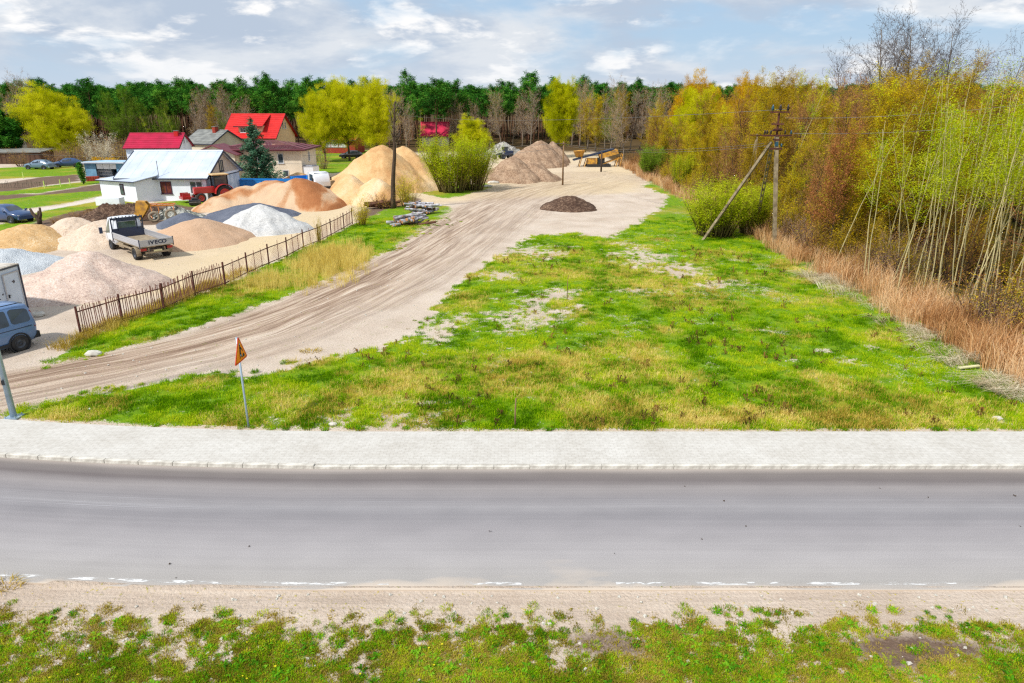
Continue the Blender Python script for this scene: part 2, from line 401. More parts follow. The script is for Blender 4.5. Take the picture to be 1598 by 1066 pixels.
def axis(parts):
    out = []
    for a, b, st in parts: out += list(np.arange(a, b, st))
    return out
xs = axis([(-3000, -600, 400), (-600, -200, 50), (-200, -70, 4), (-70, -26, .6), (-26, 24, .24), (24, 60, .8), (60, 200, 5), (200, 600, 50), (600, 3001, 400)])
ys = axis([(-200, 0, 25), (0, 7.6, .6), (7.6, 12.2, .1), (12.2, 18.8, .3), (18.8, 36, .2), (36, 62, .3), (62, 110, .6), (110, 300, 3), (300, 600, 30), (600, 3001, 300)])
XX, YY = np.meshgrid(np.array(xs), np.array(ys)); nx, ny = len(xs), len(ys)
FL = fields(XX, YY); ZZ = gz(XX, YY, FL)
idx = np.arange(nx*ny).reshape(ny, nx)
quads = np.stack([idx[:-1, :-1], idx[:-1, 1:], idx[1:, 1:], idx[1:, :-1]], -1).reshape(-1, 4)
def fm(a): return a.ravel()[quads].mean(1)
cls = np.zeros(len(quads), int)
cls[fm(FL['gr']) > .45] = 1; cls[fm(FL['wood']) > .5] = 2; cls[fm(FL['soil']) > .5] = 3
cls[fm(FL['tr']) > .5] = 4; cls[fm(FL['pth']) > .5] = 5
sm = fm(FL['s']); cls[sm < R0+.3] = 6

def ground_material():
    m, nt, b = newmat('ground')
    b.inputs['Roughness'].default_value = .95; b.inputs['Specular IOR Level'].default_value = .1
    def at(n): return nd(nt, 'ShaderNodeAttribute', attribute_name=n).outputs['Fac']
    geo = nd(nt, 'ShaderNodeNewGeometry')
    def nz(scale, detail=5, vec=None, rough=.6):
        n = nd(nt, 'ShaderNodeTexNoise'); n.inputs['Scale'].default_value = scale; n.inputs['Detail'].default_value = detail
        n.inputs['Roughness'].default_value = rough
        nt.links.new(vec or geo.outputs['Position'], n.inputs['Vector']); return n.outputs['Fac']
    nA, nB, nC, nD = nz(.35, 6), nz(2.2, 6), nz(14, 5), nz(60, 3)
    sand = ramp(nt, nA, [(.3, rgb(194, 178, 162)), (.5, rgb(216, 202, 186)), (.7, rgb(230, 218, 204))])
    sand = mixc(nt, mth(nt, 'MULTIPLY', nC, .75), sand, rgb(150, 128, 108))
    sand = mixc(nt, ramp(nt, nD, [(.55, (0, 0, 0)), (.75, (.7, .7, .7))]), sand, rgb(225, 215, 200))
    yard = at('warm'); sand = mixc(nt, yard, sand, mixc(nt, nC, rgb(218, 200, 165), rgb(196, 172, 135)))
    # streaked track
    cb = nd(nt, 'ShaderNodeCombineXYZ')
    nt.links.new(mth(nt, 'MULTIPLY', at('tu'), .10), cb.inputs[0]); nt.links.new(mth(nt, 'MULTIPLY', at('tv'), 2.3), cb.inputs[1])
    st = nz(1.0, 7, cb.outputs[0], .68)
    cb2 = nd(nt, 'ShaderNodeCombineXYZ')
    nt.links.new(mth(nt, 'MULTIPLY', at('tu'), .25), cb2.inputs[0]); nt.links.new(mth(nt, 'MULTIPLY', at('tv'), 9.0), cb2.inputs[1])
    st2 = nz(1.0, 4, cb2.outputs[0], .6)
    stm = mth(nt, 'ADD', mth(nt, 'MULTIPLY', st, .65), mth(nt, 'MULTIPLY', st2, .35))
    tcol = ramp(nt, stm, [(.34, rgb(94, 74, 62)), (.45, rgb(146, 122, 104)), (.53, rgb(186, 165, 145)), (.63, rgb(216, 201, 183))])
    trf = mth(nt, 'MULTIPLY', at('tr'), mth(nt, 'MULTIPLY', at('tdark'), 1.0), None, True)
    base = mixc(nt, trf, sand, tcol)
    base = mixc(nt, at('pth'), base, rgb(205, 195, 185))
    soil = mixc(nt, nB, rgb(92, 72, 62), rgb(140, 118, 100))
    soil = mixc(nt, mth(nt, 'MULTIPLY', nC, .5), soil, rgb(70, 55, 45))
    base = mixc(nt, mth(nt, 'MULTIPLY', at('soil'), mth(nt, 'ADD', .55, nC), None, True), base, soil)
    litter = ramp(nt, nC, [(.3, rgb(56, 42, 30)), (.5, rgb(88, 68, 44)), (.7, rgb(96, 88, 44))])
    base = mixc(nt, at('wood'), base, litter)
    g1 = ramp(nt, nB, [(.3, rgb(84, 130, 12)), (.5, rgb(124, 170, 16)), (.7, rgb(160, 184, 30))])
    g1 = mixc(nt, mth(nt, 'MULTIPLY', nC, .8), g1, rgb(70, 78, 28))
    dryc = ramp(nt, nC, [(.35, rgb(136, 120, 40)), (.65, rgb(190, 172, 70))])
    gc = mixc(nt, mth(nt, 'MULTIPLY', at('dry'), mth(nt, 'ADD', .45, nB), None, True), g1, dryc)
    gm = mth(nt, 'ADD', at('gr'), mth(nt, 'ADD', mth(nt, 'MULTIPLY', mth(nt, 'SUBTRACT', nC, .5), 2.6), mth(nt, 'MULTIPLY', mth(nt, 'SUBTRACT', nB, .5), 1.3)))
    gmask = ramp(nt, gm, [(.36, (0, 0, 0)), (.62, (1, 1, 1))])
    gmask2 = mth(nt, 'MULTIPLY', gmask, mth(nt, 'SUBTRACT', 1.0, mth(nt, 'MULTIPLY', at('wood'), .8)))
    col = mixc(nt, gmask2, base, gc)
    nt.links.new(col, b.inputs['Base Color'])
    h = mth(nt, 'ADD', mth(nt, 'MULTIPLY', nC, .5), mth(nt, 'ADD', mth(nt, 'MULTIPLY', nD, .2), mth(nt, 'MULTIPLY', mth(nt, 'MULTIPLY', stm, at('tr')), 2.0)))
    bp = nd(nt, 'ShaderNodeBump'); bp.inputs['Strength'].default_value = .8; bp.inputs['Distance'].default_value = .12
    nt.links.new(h, bp.inputs['Height']); nt.links.new(bp.outputs[0], b.inputs['Normal'])
ground_material()
NR = FL['s'] < R0+.1
FL['tr'] = np.where(NR, .2*sstep(10.6, 11.1, FL['s']), FL['tr']); FL['tv'] = np.where(NR, FL['s']*1.6-15, FL['tv']); FL['tu'] = np.where(NR, XX, FL['tu'])
warm = 1-sstep(-2, 2, sdf(XX, YY, PX((-50, 470), (120, 440), (350, 330), (500, 290), (520, 240), (760, 225), (860, 215), (1000, 262), (1000, 300), (700, 315), (560, 345), (330, 450), (180, 470))))
warm *= .25+.9*fbm(XX*.12, YY*.12, 77, 3)
tdark = np.clip(.54+.75*sstep(-1.8, 2.0, FL['tv'])+.5*(fbm(FL['tu']*.15, FL['tv']*.3, 41, 3)-.5), 0, 1)*np.clip(1.15-(YY-20)/110, .35, 1)
NAMES = [('sandy_ground', 'pale trampled sand of the yard and clearing'), ('meadow', None), ('woodland_floor', None), ('tilled_soil', None), ('dirt_track', None), ('garden_path', None), ('road_verge', None)]
for k, (nm, lb) in enumerate(NAMES):
    q = quads[cls == k]
    if not len(q): continue
    uq, inv = np.unique(q, return_inverse=True); inv = inv.reshape(-1, 4)
    me = bpy.data.meshes.new(nm); n = len(uq); nf = len(q)
    me.vertices.add(n); me.vertices.foreach_set('co', np.stack([XX.ravel()[uq], YY.ravel()[uq], ZZ.ravel()[uq]], 1).ravel())
    me.loops.add(nf*4); me.loops.foreach_set('vertex_index', inv.ravel().astype(np.int32))
    me.polygons.add(nf); me.polygons.foreach_set('loop_start', np.arange(nf, dtype=np.int32)*4); me.polygons.foreach_set('loop_total', np.full(nf, 4, np.int32))
    me.polygons.foreach_set('use_smooth', np.ones(nf, bool)); me.update(calc_edges=True)
    for an, arr in (('gr', FL['gr']), ('dry', FL['dry']), ('soil', FL['soil']), ('wood', FL['wood']), ('tr', FL['tr']), ('tu', FL['tu']), ('tv', FL['tv']), ('pth', FL['pth']), ('warm', warm), ('tdark', tdark)):
        me.attributes.new(an, 'FLOAT', 'POINT').data.foreach_set('value', arr.ravel()[uq].astype(np.float32))
    me.materials.append(MATS['ground'])
    o = bpy.data.objects.new(nm, me); COL.objects.link(o); o['kind'] = 'structure'

# road, pavement, kerb
def strip_mesh(name, s0, s1, z0, z1, mat, kind='structure', x0=-160, x1=160, rows=4, skirt=.15):
    X = np.concatenate([np.arange(x0, -30, 4), np.arange(-30, 30, .5), np.arange(30, x1+1, 4)])
    mb = MB(); n = len(X); c = cv_(X)
    for r in range(rows+1):
        t = r/rows
        for i in range(n): mb.v.append((X[i], s0+(s1-s0)*t+c[i], z0+(z1-z0)*t))
    for r in range(rows):
        for i in range(n-1): mb.f.append((r*n+i, r*n+i+1, (r+1)*n+i+1, (r+1)*n+i)); mb.m.append(0); mb.a.append(.5)
    for r, zz in ((0, z0), (rows, z1)):
        o = len(mb.v); ss = s0 if r == 0 else s1
        for i in range(n): mb.v.append((X[i], ss+c[i], zz-skirt))
        for i in range(n-1): mb.f.append((r*n+i, r*n+i+1, o+i+1, o+i)); mb.m.append(0); mb.a.append(.5)
    o = mb.build(name, mat); o['kind'] = kind; return o
def asphalt():
    m, nt, b = newmat('asphalt'); b.inputs['Roughness'].default_value = .85; b.inputs['Specular IOR Level'].default_value = .25
    geo = nd(nt, 'ShaderNodeNewGeometry'); sp = nd(nt, 'ShaderNodeSeparateXYZ'); nt.links.new(geo.outputs['Position'], sp.inputs[0])
    # distance across the road, following the bend
    t = mth(nt, 'MAXIMUM', mth(nt, 'MINIMUM', mth(nt, 'ADD', sp.outputs[0], 4), 0), -36)
    s = mth(nt, 'SUBTRACT', sp.outputs[1], mth(nt, 'MULTIPLY', mth(nt, 'MULTIPLY', t, t), .006))
    def nz(sx, sy, scale, detail=5):
        cb = nd(nt, 'ShaderNodeCombineXYZ'); nt.links.new(mth(nt, 'MULTIPLY', sp.outputs[0], sx), cb.inputs[0]); nt.links.new(mth(nt, 'MULTIPLY', s, sy), cb.inputs[1])
        n = nd(nt, 'ShaderNodeTexNoise'); n.inputs['Scale'].default_value = scale; n.inputs['Detail'].default_value = detail
        nt.links.new(cb.outputs[0], n.inputs['Vector']); return n.outputs['Fac']
    sw = mth(nt, 'ADD', s, mth(nt, 'MULTIPLY', mth(nt, 'SUBTRACT', nz(.15, .8, 1), .5), .35))
    f = mth(nt, 'DIVIDE', mth(nt, 'SUBTRACT', sw, R0), R1-R0)
    band = ramp(nt, f, [(0.0, rgb(184, 177, 168)), (.05, rgb(168, 165, 160)), (.22, rgb(168, 165, 164)), (.42, rgb(154, 151, 152)), (.55, rgb(140, 138, 140)), (.62, rgb(152, 150, 151)), (.70, rgb(140, 137, 138)),
                        (.80, rgb(150, 145, 143)), (.88, rgb(116, 109, 107)), (.95, rgb(128, 121, 116)), (1.0, rgb(172, 164, 156))])
    streak = nz(.05, 9, 1, 6)
    col = mixc(nt, .07, band, ramp(nt, streak, [(.3, rgb(120, 118, 122)), (.7, rgb(195, 193, 195))]))
    # scraped pale lines along the crown of the road
    ln = ramp(nt, nz(.03, 30, 1, 3), [(.58, (0, 0, 0)), (.66, (1, 1, 1))])
    mid = ramp(nt, f, [(.55, (0, 0, 0)), (.60, (1, 1, 1)), (.66, (1, 1, 1)), (.70, (0, 0, 0))])
    brk = ramp(nt, nz(.25, 2, 1, 4), [(.40, (0, 0, 0)), (.6, (1, 1, 1))])
    col = mixc(nt, mth(nt, 'MULTIPLY', mth(nt, 'MULTIPLY', ln, mid), mth(nt, 'MULTIPLY', brk, .5)), col, rgb(205, 205, 210))
    g = nz(1, 1, 55, 4); col = mixc(nt, .6, col, ramp(nt, g, [(.3, rgb(90, 88, 90)), (.5, rgb(155, 153, 155)), (.72, rgb(225, 222, 220))]), 'SOFT_LIGHT')
    blot = nz(.5, .9, 1.6, 8); col = mixc(nt, .22, col, ramp(nt, blot, [(.3, rgb(120, 120, 124)), (.7, rgb(190, 188, 188))]), 'SOFT_LIGHT')
    # sand blown over the near edge
    dn = nz(.22, .6, 1.0, 6); e = mth(nt, 'SUBTRACT', 1, mth(nt, 'DIVIDE', mth(nt, 'SUBTRACT', s, R0), mth(nt, 'MULTIPLY', mth(nt, 'MAXIMUM', mth(nt, 'SUBTRACT', dn, .46), .004), 4.5)), None, True)
    col = mixc(nt, mth(nt, 'MULTIPLY', e, .75), col, rgb(205, 188, 168))
    sp2 = ramp(nt, nz(1, 1, 22, 2), [(.74, (0, 0, 0)), (.78, (1, 1, 1))]); col = mixc(nt, mth(nt, 'MULTIPLY', sp2, .3), col, rgb(80, 78, 80))
    nt.links.new(col, b.inputs['Base Color'])
    bp = nd(nt, 'ShaderNodeBump'); bp.inputs['Strength'].default_value = .25; bp.inputs['Distance'].default_value = .01
    nt.links.new(g, bp.inputs['Height']); nt.links.new(bp.outputs[0], b.inputs['Normal'])
asphalt()
def paving():
    m, nt, b = newmat('paving'); b.inputs['Roughness'].default_value = .9; b.inputs['Specular IOR Level'].default_value = .2
    geo = nd(nt, 'ShaderNodeNewGeometry'); mp = nd(nt, 'ShaderNodeMapping'); nt.links.new(geo.outputs['Position'], mp.inputs[0])
    br = nd(nt, 'ShaderNodeTexBrick'); br.offset = .5
    for k, v_ in (('Scale', 1.0), ('Mortar Size', .007), ('Brick Width', .2), ('Row Height', .1), ('Mortar Smooth', .3), ('Bias', 0.0)): br.inputs[k].default_value = v_
    br.inputs['Color1'].default_value = (*rgb(192, 190, 185), 1); br.inputs['Color2'].default_value = (*rgb(180, 178, 172), 1); br.inputs['Mortar'].default_value = (*rgb(150, 145, 136), 1)
    nt.links.new(mp.outputs[0], br.inputs['Vector'])
    n = nd(nt, 'ShaderNodeTexNoise'); n.inputs['Scale'].default_value = .8; n.inputs['Detail'].default_value = 7; nt.links.new(geo.outputs['Position'], n.inputs['Vector'])
    n2 = nd(nt, 'ShaderNodeTexNoise'); n2.inputs['Scale'].default_value = 9; n2.inputs['Detail'].default_value = 6; nt.links.new(geo.outputs['Position'], n2.inputs['Vector'])
    col = mixc(nt, .4, br.outputs['Color'], ramp(nt, n.outputs['Fac'], [(.3, rgb(175, 168, 158)), (.7, rgb(215, 213, 208))]))
    col = mixc(nt, .3, col, ramp(nt, n2.outputs['Fac'], [(.3, rgb(165, 158, 146)), (.6, rgb(205, 201, 192))]))
    nt.links.new(col, b.inputs['Base Color'])
    bp = nd(nt, 'ShaderNodeBump'); bp.inputs['Strength'].default_value = .5; bp.inputs['Distance'].default_value = .004
    nt.links.new(br.outputs['Fac'], bp.inputs['Height']); bp.invert = True; nt.links.new(bp.outputs[0], b.inputs['Normal'])
paving()
strip_mesh('road', R0, R1-.002, -.06, -.05, 'asphalt', rows=8)
strip_mesh('pavement', R1+.125, P1, .045, .05, 'paving', rows=4)
M('kerb_concrete', rgb(214, 210, 200), rgb(180, 175, 165), 6, .9, .2)
M('line_paint', (.72, .72, .70), (.6, .6, .6), 20, .7)
nt = MATS['line_paint'].node_tree; b = nt.nodes['Principled BSDF']; out = nt.nodes['Material Output']
geo = nd(nt, 'ShaderNodeNewGeometry'); mp = nd(nt, 'ShaderNodeMapping'); mp.inputs['Scale'].default_value = (1.2, 5, 1); nt.links.new(geo.outputs['Position'], mp.inputs[0])
n = nd(nt, 'ShaderNodeTexNoise'); n.inputs['Scale'].default_value = 1.6; n.inputs['Detail'].default_value = 9; n.inputs['Roughness'].default_value = .72; nt.links.new(mp.outputs[0], n.inputs['Vector'])
wear = ramp(nt, n.outputs['Fac'], [(.50, (0, 0, 0)), (.56, (1, 1, 1))])
tb = nd(nt, 'ShaderNodeBsdfTransparent'); mx = nd(nt, 'ShaderNodeMixShader')
nt.links.new(wear, mx.inputs[0]); nt.links.new(tb.outputs[0], mx.inputs[1]); nt.links.new(b.outputs[0], mx.inputs[2]); nt.links.new(mx.outputs[0], out.inputs[0])
for a, c in ((-14, -2.6), (-1.0, .4), (2.2, 9.5)):
    mb = MB(); X = np.arange(a, c+.01, .3)
    for i in range(len(X)-1):
        c0, c1 = float(cv_(X[i])), float(cv_(X[i+1])); s0, s1 = R0+.16, R0+.25
        mb.poly([(X[i], s0+c0, -.0555), (X[i+1], s0+c1, -.0555), (X[i+1], s1+c1, -.0555), (X[i], s1+c0, -.0555)])
    mb.build('edge_line', 'line_paint')['kind'] = 'structure'
kerb = bpy.data.objects.new('kerb', None); COL.objects.link(kerb); kerb['kind'] = 'structure'
ks = MB().box((0, 0, -.05), (.992, .12, .22)); k0 = ks.build('kerb_stone', 'kerb_concrete', kerb); bevel(k0, .012, 2)
rk = random.Random(4)
for i, X in enumerate(range(-40, 41)):
    o = k0 if i == 0 else k0.copy()
    if i: COL.objects.link(o)
    y0, y1 = R1+.062+float(cv_(X-.5)), R1+.062+float(cv_(X+.5))
    low = -.035 if -6 < X < 1 else 0
    o.location = (X, (y0+y1)/2, low+rk.uniform(-.004, .004)); o.rotation_euler = (0, 0, math.atan2(y1-y0, 1))
# ---------------------------------------------------------------- vegetation
M('twig_dark', rgb(96, 86, 84), rgb(70, 62, 62), 2, .95); M('bark_pine', rgb(86, 62, 48), rgb(122, 84, 60), 3, .9, .4); M('bark_dark', rgb(92, 76, 62), rgb(62, 50, 42), 4, .95, .5, stretch=(3, 3, .6))
M('bark_grey', rgb(140, 128, 112), rgb(98, 88, 76), 4, .95, .3, stretch=(3, 3, .8)); M('bark_olive', rgb(120, 108, 60), rgb(88, 76, 42), 4, .95, .3)
M('bark_birch', rgb(186, 174, 128), rgb(58, 50, 40), 5, .8, .2, stretch=(.8, .8, 3.5), lo=.60, hi=.70)
M('twig_brown', rgb(166, 116, 76), rgb(122, 84, 56), 2, .95); M('twig_purple', rgb(156, 128, 116), rgb(122, 96, 88), 2, .95)
M('twig_grey', rgb(176, 160, 144), rgb(136, 122, 110), 2, .95); M('twig_olive', rgb(168, 142, 62), rgb(128, 106, 50), 2, .95); M('twig_green', rgb(120, 130, 48), rgb(92, 98, 40), 2, .95)
def lm(n, *c, **k): leafmat(n, [(i/(len(c)-1), rgb(*x)) for i, x in enumerate(c)], **k)
lm('leaf_pine', (28, 64, 24), (50, 106, 36), (76, 138, 44), (112, 160, 54), trans=.12)
lm('leaf_spruce', (34, 70, 54), (66, 106, 78), (118, 150, 122), trans=.1)
lm('leaf_lime', (136, 160, 12), (184, 200, 20), (212, 216, 56), trans=.45)
lm('leaf_willow', (136, 146, 8), (196, 200, 10), (226, 222, 40), trans=.45)
lm('leaf_gold', (170, 128, 12), (212, 168, 18), (232, 200, 40), trans=.4)
lm('leaf_olive', (122, 98, 18), (186, 154, 20), (214, 192, 26), (204, 210, 34), trans=.35, tint=.6)
lm('leaf_rust', (122, 82, 50), (176, 116, 70), (204, 146, 98), trans=.3)
lm('leaf_bud', (118, 82, 44), (178, 132, 54), (210, 170, 62), (198, 186, 62), trans=.3, tint=.6)
lm('leaf_green', (70, 100, 22), (112, 146, 32), (150, 176, 56), trans=.4)
lm('leaf_blossom', (190, 180, 150), (214, 206, 180), (226, 220, 200), trans=.3)
lm('grass_blade', (74, 118, 8), (122, 172, 10), (172, 202, 20), (212, 212, 50), trans=.35)
lm('dry_blade', (156, 132, 46), (210, 184, 84), (232, 214, 128), trans=.25)
lm('reed_blade', (146, 100, 62), (198, 148, 96), (224, 182, 132), (236, 208, 168), trans=.25)
lm('pale_blade', (176, 156, 124), (208, 192, 160), (228, 218, 194), trans=.25)
lm('weed_leaf', (60, 108, 22), (92, 156, 28), (134, 184, 44), trans=.35)
lm('dock_leaf', (76, 62, 34), (104, 86, 44), (128, 92, 50), trans=.2)
lm('petal', (210, 196, 30), (230, 214, 60), trans=.2); lm('moss', (118, 108, 34), (158, 144, 50), (184, 162, 84), trans=.2)
# scattered ground plants also take the tint carried by each instance
for nm in ('grass_blade', 'dry_blade', 'reed_blade', 'pale_blade', 'weed_leaf', 'dock_leaf', 'moss'):
    nt = MATS[nm].node_tree
    cr = next(n for n in nt.nodes if n.type == 'VALTORGB'); l = cr.inputs[0].links[0]; src = l.from_socket
    ia = nd(nt, 'ShaderNodeAttribute', attribute_name='tint', attribute_type='INSTANCER')
    nt.links.new(mth(nt, 'ADD', src, mth(nt, 'MULTIPLY', mth(nt, 'SUBTRACT', ia.outputs['Fac'], .5), .8), None, True), cr.inputs[0])

def tree(seed, H, r0, tp):
    """returns (wood, crown) mesh builders. tp: parameters of the species"""
    R = random.Random(seed); wood = MB(); crown = MB(); leaves = []
    mx = tp['levels']
    def grow(p, d, L, r, lv, tone):
        n = max(2, int(L/tp['seg'][lv])); pts = [p]; rr = [r]; q = p; dd = d
        for i in range(n):
            j = tp['jit'][lv]
            dd = (dd+Vector((R.uniform(-j, j), R.uniform(-j, j), R.uniform(-j, j)+tp['trop'][lv]/n))).normalized()
            q = q+dd*(L/n); pts.append(q); rr.append(max(r*(1-(i+1)/n*tp['taper'][lv]), .004))
            t = (i+1)/n
            if lv < mx and t >= tp['start'][lv]:
                k = tp['kids'][lv]; k = int(k)+(1 if R.random() < k-int(k) else 0)
                for _ in range(k):
                    a = math.radians(R.gauss(tp['ang'][lv], 9)); w = R.uniform(0, 2*math.pi)
                    x = dd.orthogonal().normalized(); y = dd.cross(x)
                    nd_ = dd*math.cos(a)+(x*math.cos(w)+y*math.sin(w))*math.sin(a)
                    sh = tp['shape'](t) if lv == 0 else (1-.5*t)
                    Lc = L*tp['ratio'][lv]*sh*R.uniform(.7, 1.15)
                    if Lc > .12: grow(q-dd*(L/n)*R.random(), nd_, Lc, max(rr[-1]*tp['rr'][lv], .006), lv+1, min(1, max(0, R.gauss(.5, .3))) if lv == 0 else tone)
            if lv >= tp['leaf_lv'] and t > tp.get('leaf_t', 0):
                for _ in range(tp['leaf_n']):
                    s = tp['leaf_sp']; leaves.append((q.x+R.gauss(0, s), q.y+R.gauss(0, s), q.z+R.gauss(0, s)*.8+tp.get('leaf_dz', 0), tone))
        if lv == 0: wood.path(pts, rr, 7, 0)
        elif lv <= tp.get('tube_lv', 1): wood.path(pts, rr, 4, 0)
        else:
            for i in range(len(pts)-1):
                a, b = pts[i], pts[i+1]; e = (b-a); x = e.cross(Vector((R.uniform(-1, 1), R.uniform(-1, 1), R.uniform(-1, 1))))
                if x.length < 1e-6: continue
                x = x.normalized()*max(rr[i], tp['tw'])
                o = len(crown.v); crown.v += [tuple(a-x), tuple(a+x), tuple(b)]; crown.f.append((o, o+1, o+2)); crown.m.append(0); crown.a.append(tone)
    for st in range(tp.get('stems', 1)):
        sp = tp.get('spread', 0); w = R.uniform(0, 6.28); rad = tp.get('base_r', 0)*math.sqrt(R.random()); k = R.uniform(.3, 1)
        ln = tp.get('lean', 0.03)
        d = Vector((math.cos(w)*sp*k+R.gauss(0, ln), math.sin(w)*sp*k+R.gauss(0, ln), 1)).normalized()
        grow(Vector((math.cos(w)*rad, math.sin(w)*rad, -.1)), d, H*R.uniform(.5, 1.05) if tp.get('stems', 1) > 1 else H, r0, 0, R.random())
    sz = tp['leaf_s']
    for (x, y, z, tone) in leaves:
        if z < .05: continue
        s = sz*R.uniform(.6, 1.3); w = R.uniform(0, 6.28); ph = R.uniform(-1.2, 1.2)
        a = Vector((math.cos(w), math.sin(w), R.uniform(-.5, .5)))*s; b_ = Vector((-math.sin(w)*math.cos(ph), math.cos(w)*math.cos(ph), math.sin(ph)))*s*tp.get('leaf_w', .6)
        if tp.get('hang'): a = Vector((a.x*.35, a.y*.35, -s*1.3))
        c = Vector((x, y, z)); o = len(crown.v)
        crown.v += [tuple(c-a*.5-b_*.4), tuple(c+b_*.6), tuple(c+a*.6)]
        crown.f.append((o, o+1, o+2)); crown.m.append(1); crown.a.append(min(1, max(0, tone*.75+.12+R.gauss(0, .13))))
    return wood, crown
def make_tree(name, label, cat, seed, H, r0, tp, bark, twig, leaf, group=None, loc=(0, 0, -500)):
    w, c = tree(seed, H, r0, tp)
    t = thing(name, label, cat, loc, 0, group)
    w.build('trunk' if tp.get('stems', 1) == 1 else 'stems', [bark], t, True); c.build('crown', [twig, leaf], t)
    return t
base = dict(levels=3, seg=(.7, .5, .35, .3), jit=(.06, .14, .2, .2), trop=(.05, .25, .1, 0), taper=(.85, .8, .7, .6), start=(.3, .25, .2, 0), kids=(2, 1.6, 1.3, 0),
            ang=(48, 42, 38, 30), ratio=(.38, .5, .5), rr=(.5, .55, .6), shape=lambda t: 1.1-.6*t, leaf_lv=2, leaf_n=2, leaf_sp=.12, leaf_s=.1, tw=.012)
def tp(**k): d = dict(base); d.update(k); return d
PINE = tp(levels=2, seg=(.8, .6, .5), jit=(.03, .12, .2), trop=(0, .25, .3), start=(.6, .3, 0), kids=(4.2, 1.7, 0), ang=(72, 45, 30), ratio=(.17, .5), shape=lambda t: (1.25-.9*abs(t-.72)*2) if t < .93 else .45,
          leaf_lv=1, leaf_n=12, leaf_sp=.30, leaf_s=.32, leaf_w=.55, leaf_dz=.1, tw=.02, leaf_t=.3)
BARE_T = tp(levels=3, kids=(2.5, 2.3, 2.0, 0), start=(.2, .15, .1, 0), ang=(38, 40, 38, 30), trop=(.05, .5, .3, .1), ratio=(.36, .5, .55), leaf_n=1, leaf_s=.08, tw=.014, shape=lambda t: 1.2-.6*t)
OLIVE_T = tp(levels=3, kids=(2.5, 2.1, 1.8, 0), start=(.15, .15, .1, 0), ang=(36, 38, 34, 30), trop=(.05, .5, .3, .1), ratio=(.38, .5, .55), leaf_n=5, leaf_s=.09, tw=.011, shape=lambda t: 1.2-.6*t)
BIRCH = tp(levels=3, seg=(.8, .5, .35, .3), kids=(1.4, 1.6, 1.5, 0), start=(.5, .2, .1, 0), ang=(34, 36, 40, 30), trop=(.02, .45, -.1, -.4), ratio=(.17, .5, .6), leaf_n=8, leaf_s=.08, leaf_sp=.2, tw=.007, shape=lambda t: 1.3-.8*t, lean=.05, tube_lv=1, taper=(.8, .85, .7, .6))
WILLOW = tp(levels=3, seg=(.5, .5, .35, .3), kids=(3.6, 2.3, 1.9, 0), start=(.22, .2, .1, 0), ang=(52, 46, 50, 30), trop=(0, .5, -.2, -.8), ratio=(.62, .42, .45), leaf_n=11, leaf_s=.12, leaf_sp=.22, leaf_w=.45, tw=.012, shape=lambda t: 1.15-.55*t, hang=True)
FAN = tp(levels=2, seg=(.5, .4, .3), jit=(.05, .12, .2), kids=(1.5, 1.2, 0), start=(.3, .2, 0), ang=(24, 30, 30), trop=(.1, .3, .1), ratio=(.36, .5), leaf_lv=1, leaf_n=6, leaf_s=.10, leaf_sp=.16, tw=.012, stems=110, spread=.46, base_r=1.2, lean=.12, tube_lv=0, leaf_t=.42)
SHRUB = tp(levels=2, seg=(.4, .35, .3), jit=(.1, .16, .2), kids=(1.6, 1.4, 0), start=(.15, .15, 0), ang=(34, 38, 30), trop=(.1, .2, .1), ratio=(.45, .5), leaf_lv=1, leaf_n=1, leaf_s=.07, leaf_sp=.1, tw=.008, stems=34, spread=.55, base_r=.5, lean=.15, tube_lv=0)

VR = random.Random(77)
PROTO = {}; PNAME = {}
def proto(key, n, name, label, cat, H, r0, t, bark, twig, leaf, group):
    PNAME[key] = name
    PROTO[key] = [[make_tree(name, label, cat, 1000+hash_(key)+i, H*(1+.07*((i*7) % 5-2)/2), r0, t, bark, twig, leaf, group), False, label, group] for i in range(n)]
def hash_(s): return sum(ord(c)*(i+3) for i, c in enumerate(s))
def put(key, x, y, sc=1.0, label=None, group=None, rz=None, k=None, name=None, tilt=None, z=0):
    e = PROTO[key][VR.randrange(len(PROTO[key])) if k is None else k]
    label = label or e[2]; group = group or (e[3] if label == e[2] else None)
    rz = VR.uniform(0, 6.28) if rz is None else rz
    tilt = tilt or (VR.gauss(0, .02), VR.gauss(0, .02))
    if not e[1]:
        o = e[0]; e[1] = True; o.location = (x, y, z); o.rotation_euler = (tilt[0], tilt[1], rz); o.scale = (sc, sc, sc) if isinstance(sc, (int, float)) else sc
        if label: o['label'] = label
        if group: o['group'] = group
        elif 'group' in o: del o['group']
    else: o = dup(e[0], (x, y, z), rz, sc, label, group, tilt)
    if not group and 'group' in o: del o['group']
    o.name = name or PNAME[key]
    return o
GP = 'pine trees of the wood across the back'
proto('pine', 7, 'pine_tree', 'tall dark green pine with bare lower trunk in the wood at the back', 'tree', 16, .17, PINE, 'bark_pine', 'twig_brown', 'leaf_pine', GP)
# pine rows
n = 0; pts = []
def frontY(x): return 178+10*math.sin(x*.03)+ (14 if x > 20 else 0)
rows = 6
for r in range(rows):
    x = -175.0
    while x < 110 and n < 296:
        xx = x+VR.uniform(-1.6, 1.6); yy = frontY(xx)+r*6.5+VR.uniform(-2.5, 2.5)+max(0, -xx-60)*.12
        if -160 < xx < 96 and not (26 < xx and r < 2):
            sc = VR.uniform(.72, .98)*(1+r*.02)*(1.0 if xx < 40 else .93)
            if VR.random() < .82: put('pine', xx, yy, (sc*VR.uniform(.9, 1.2), sc*VR.uniform(.9, 1.2), sc)); n += 1
        x += 5.6
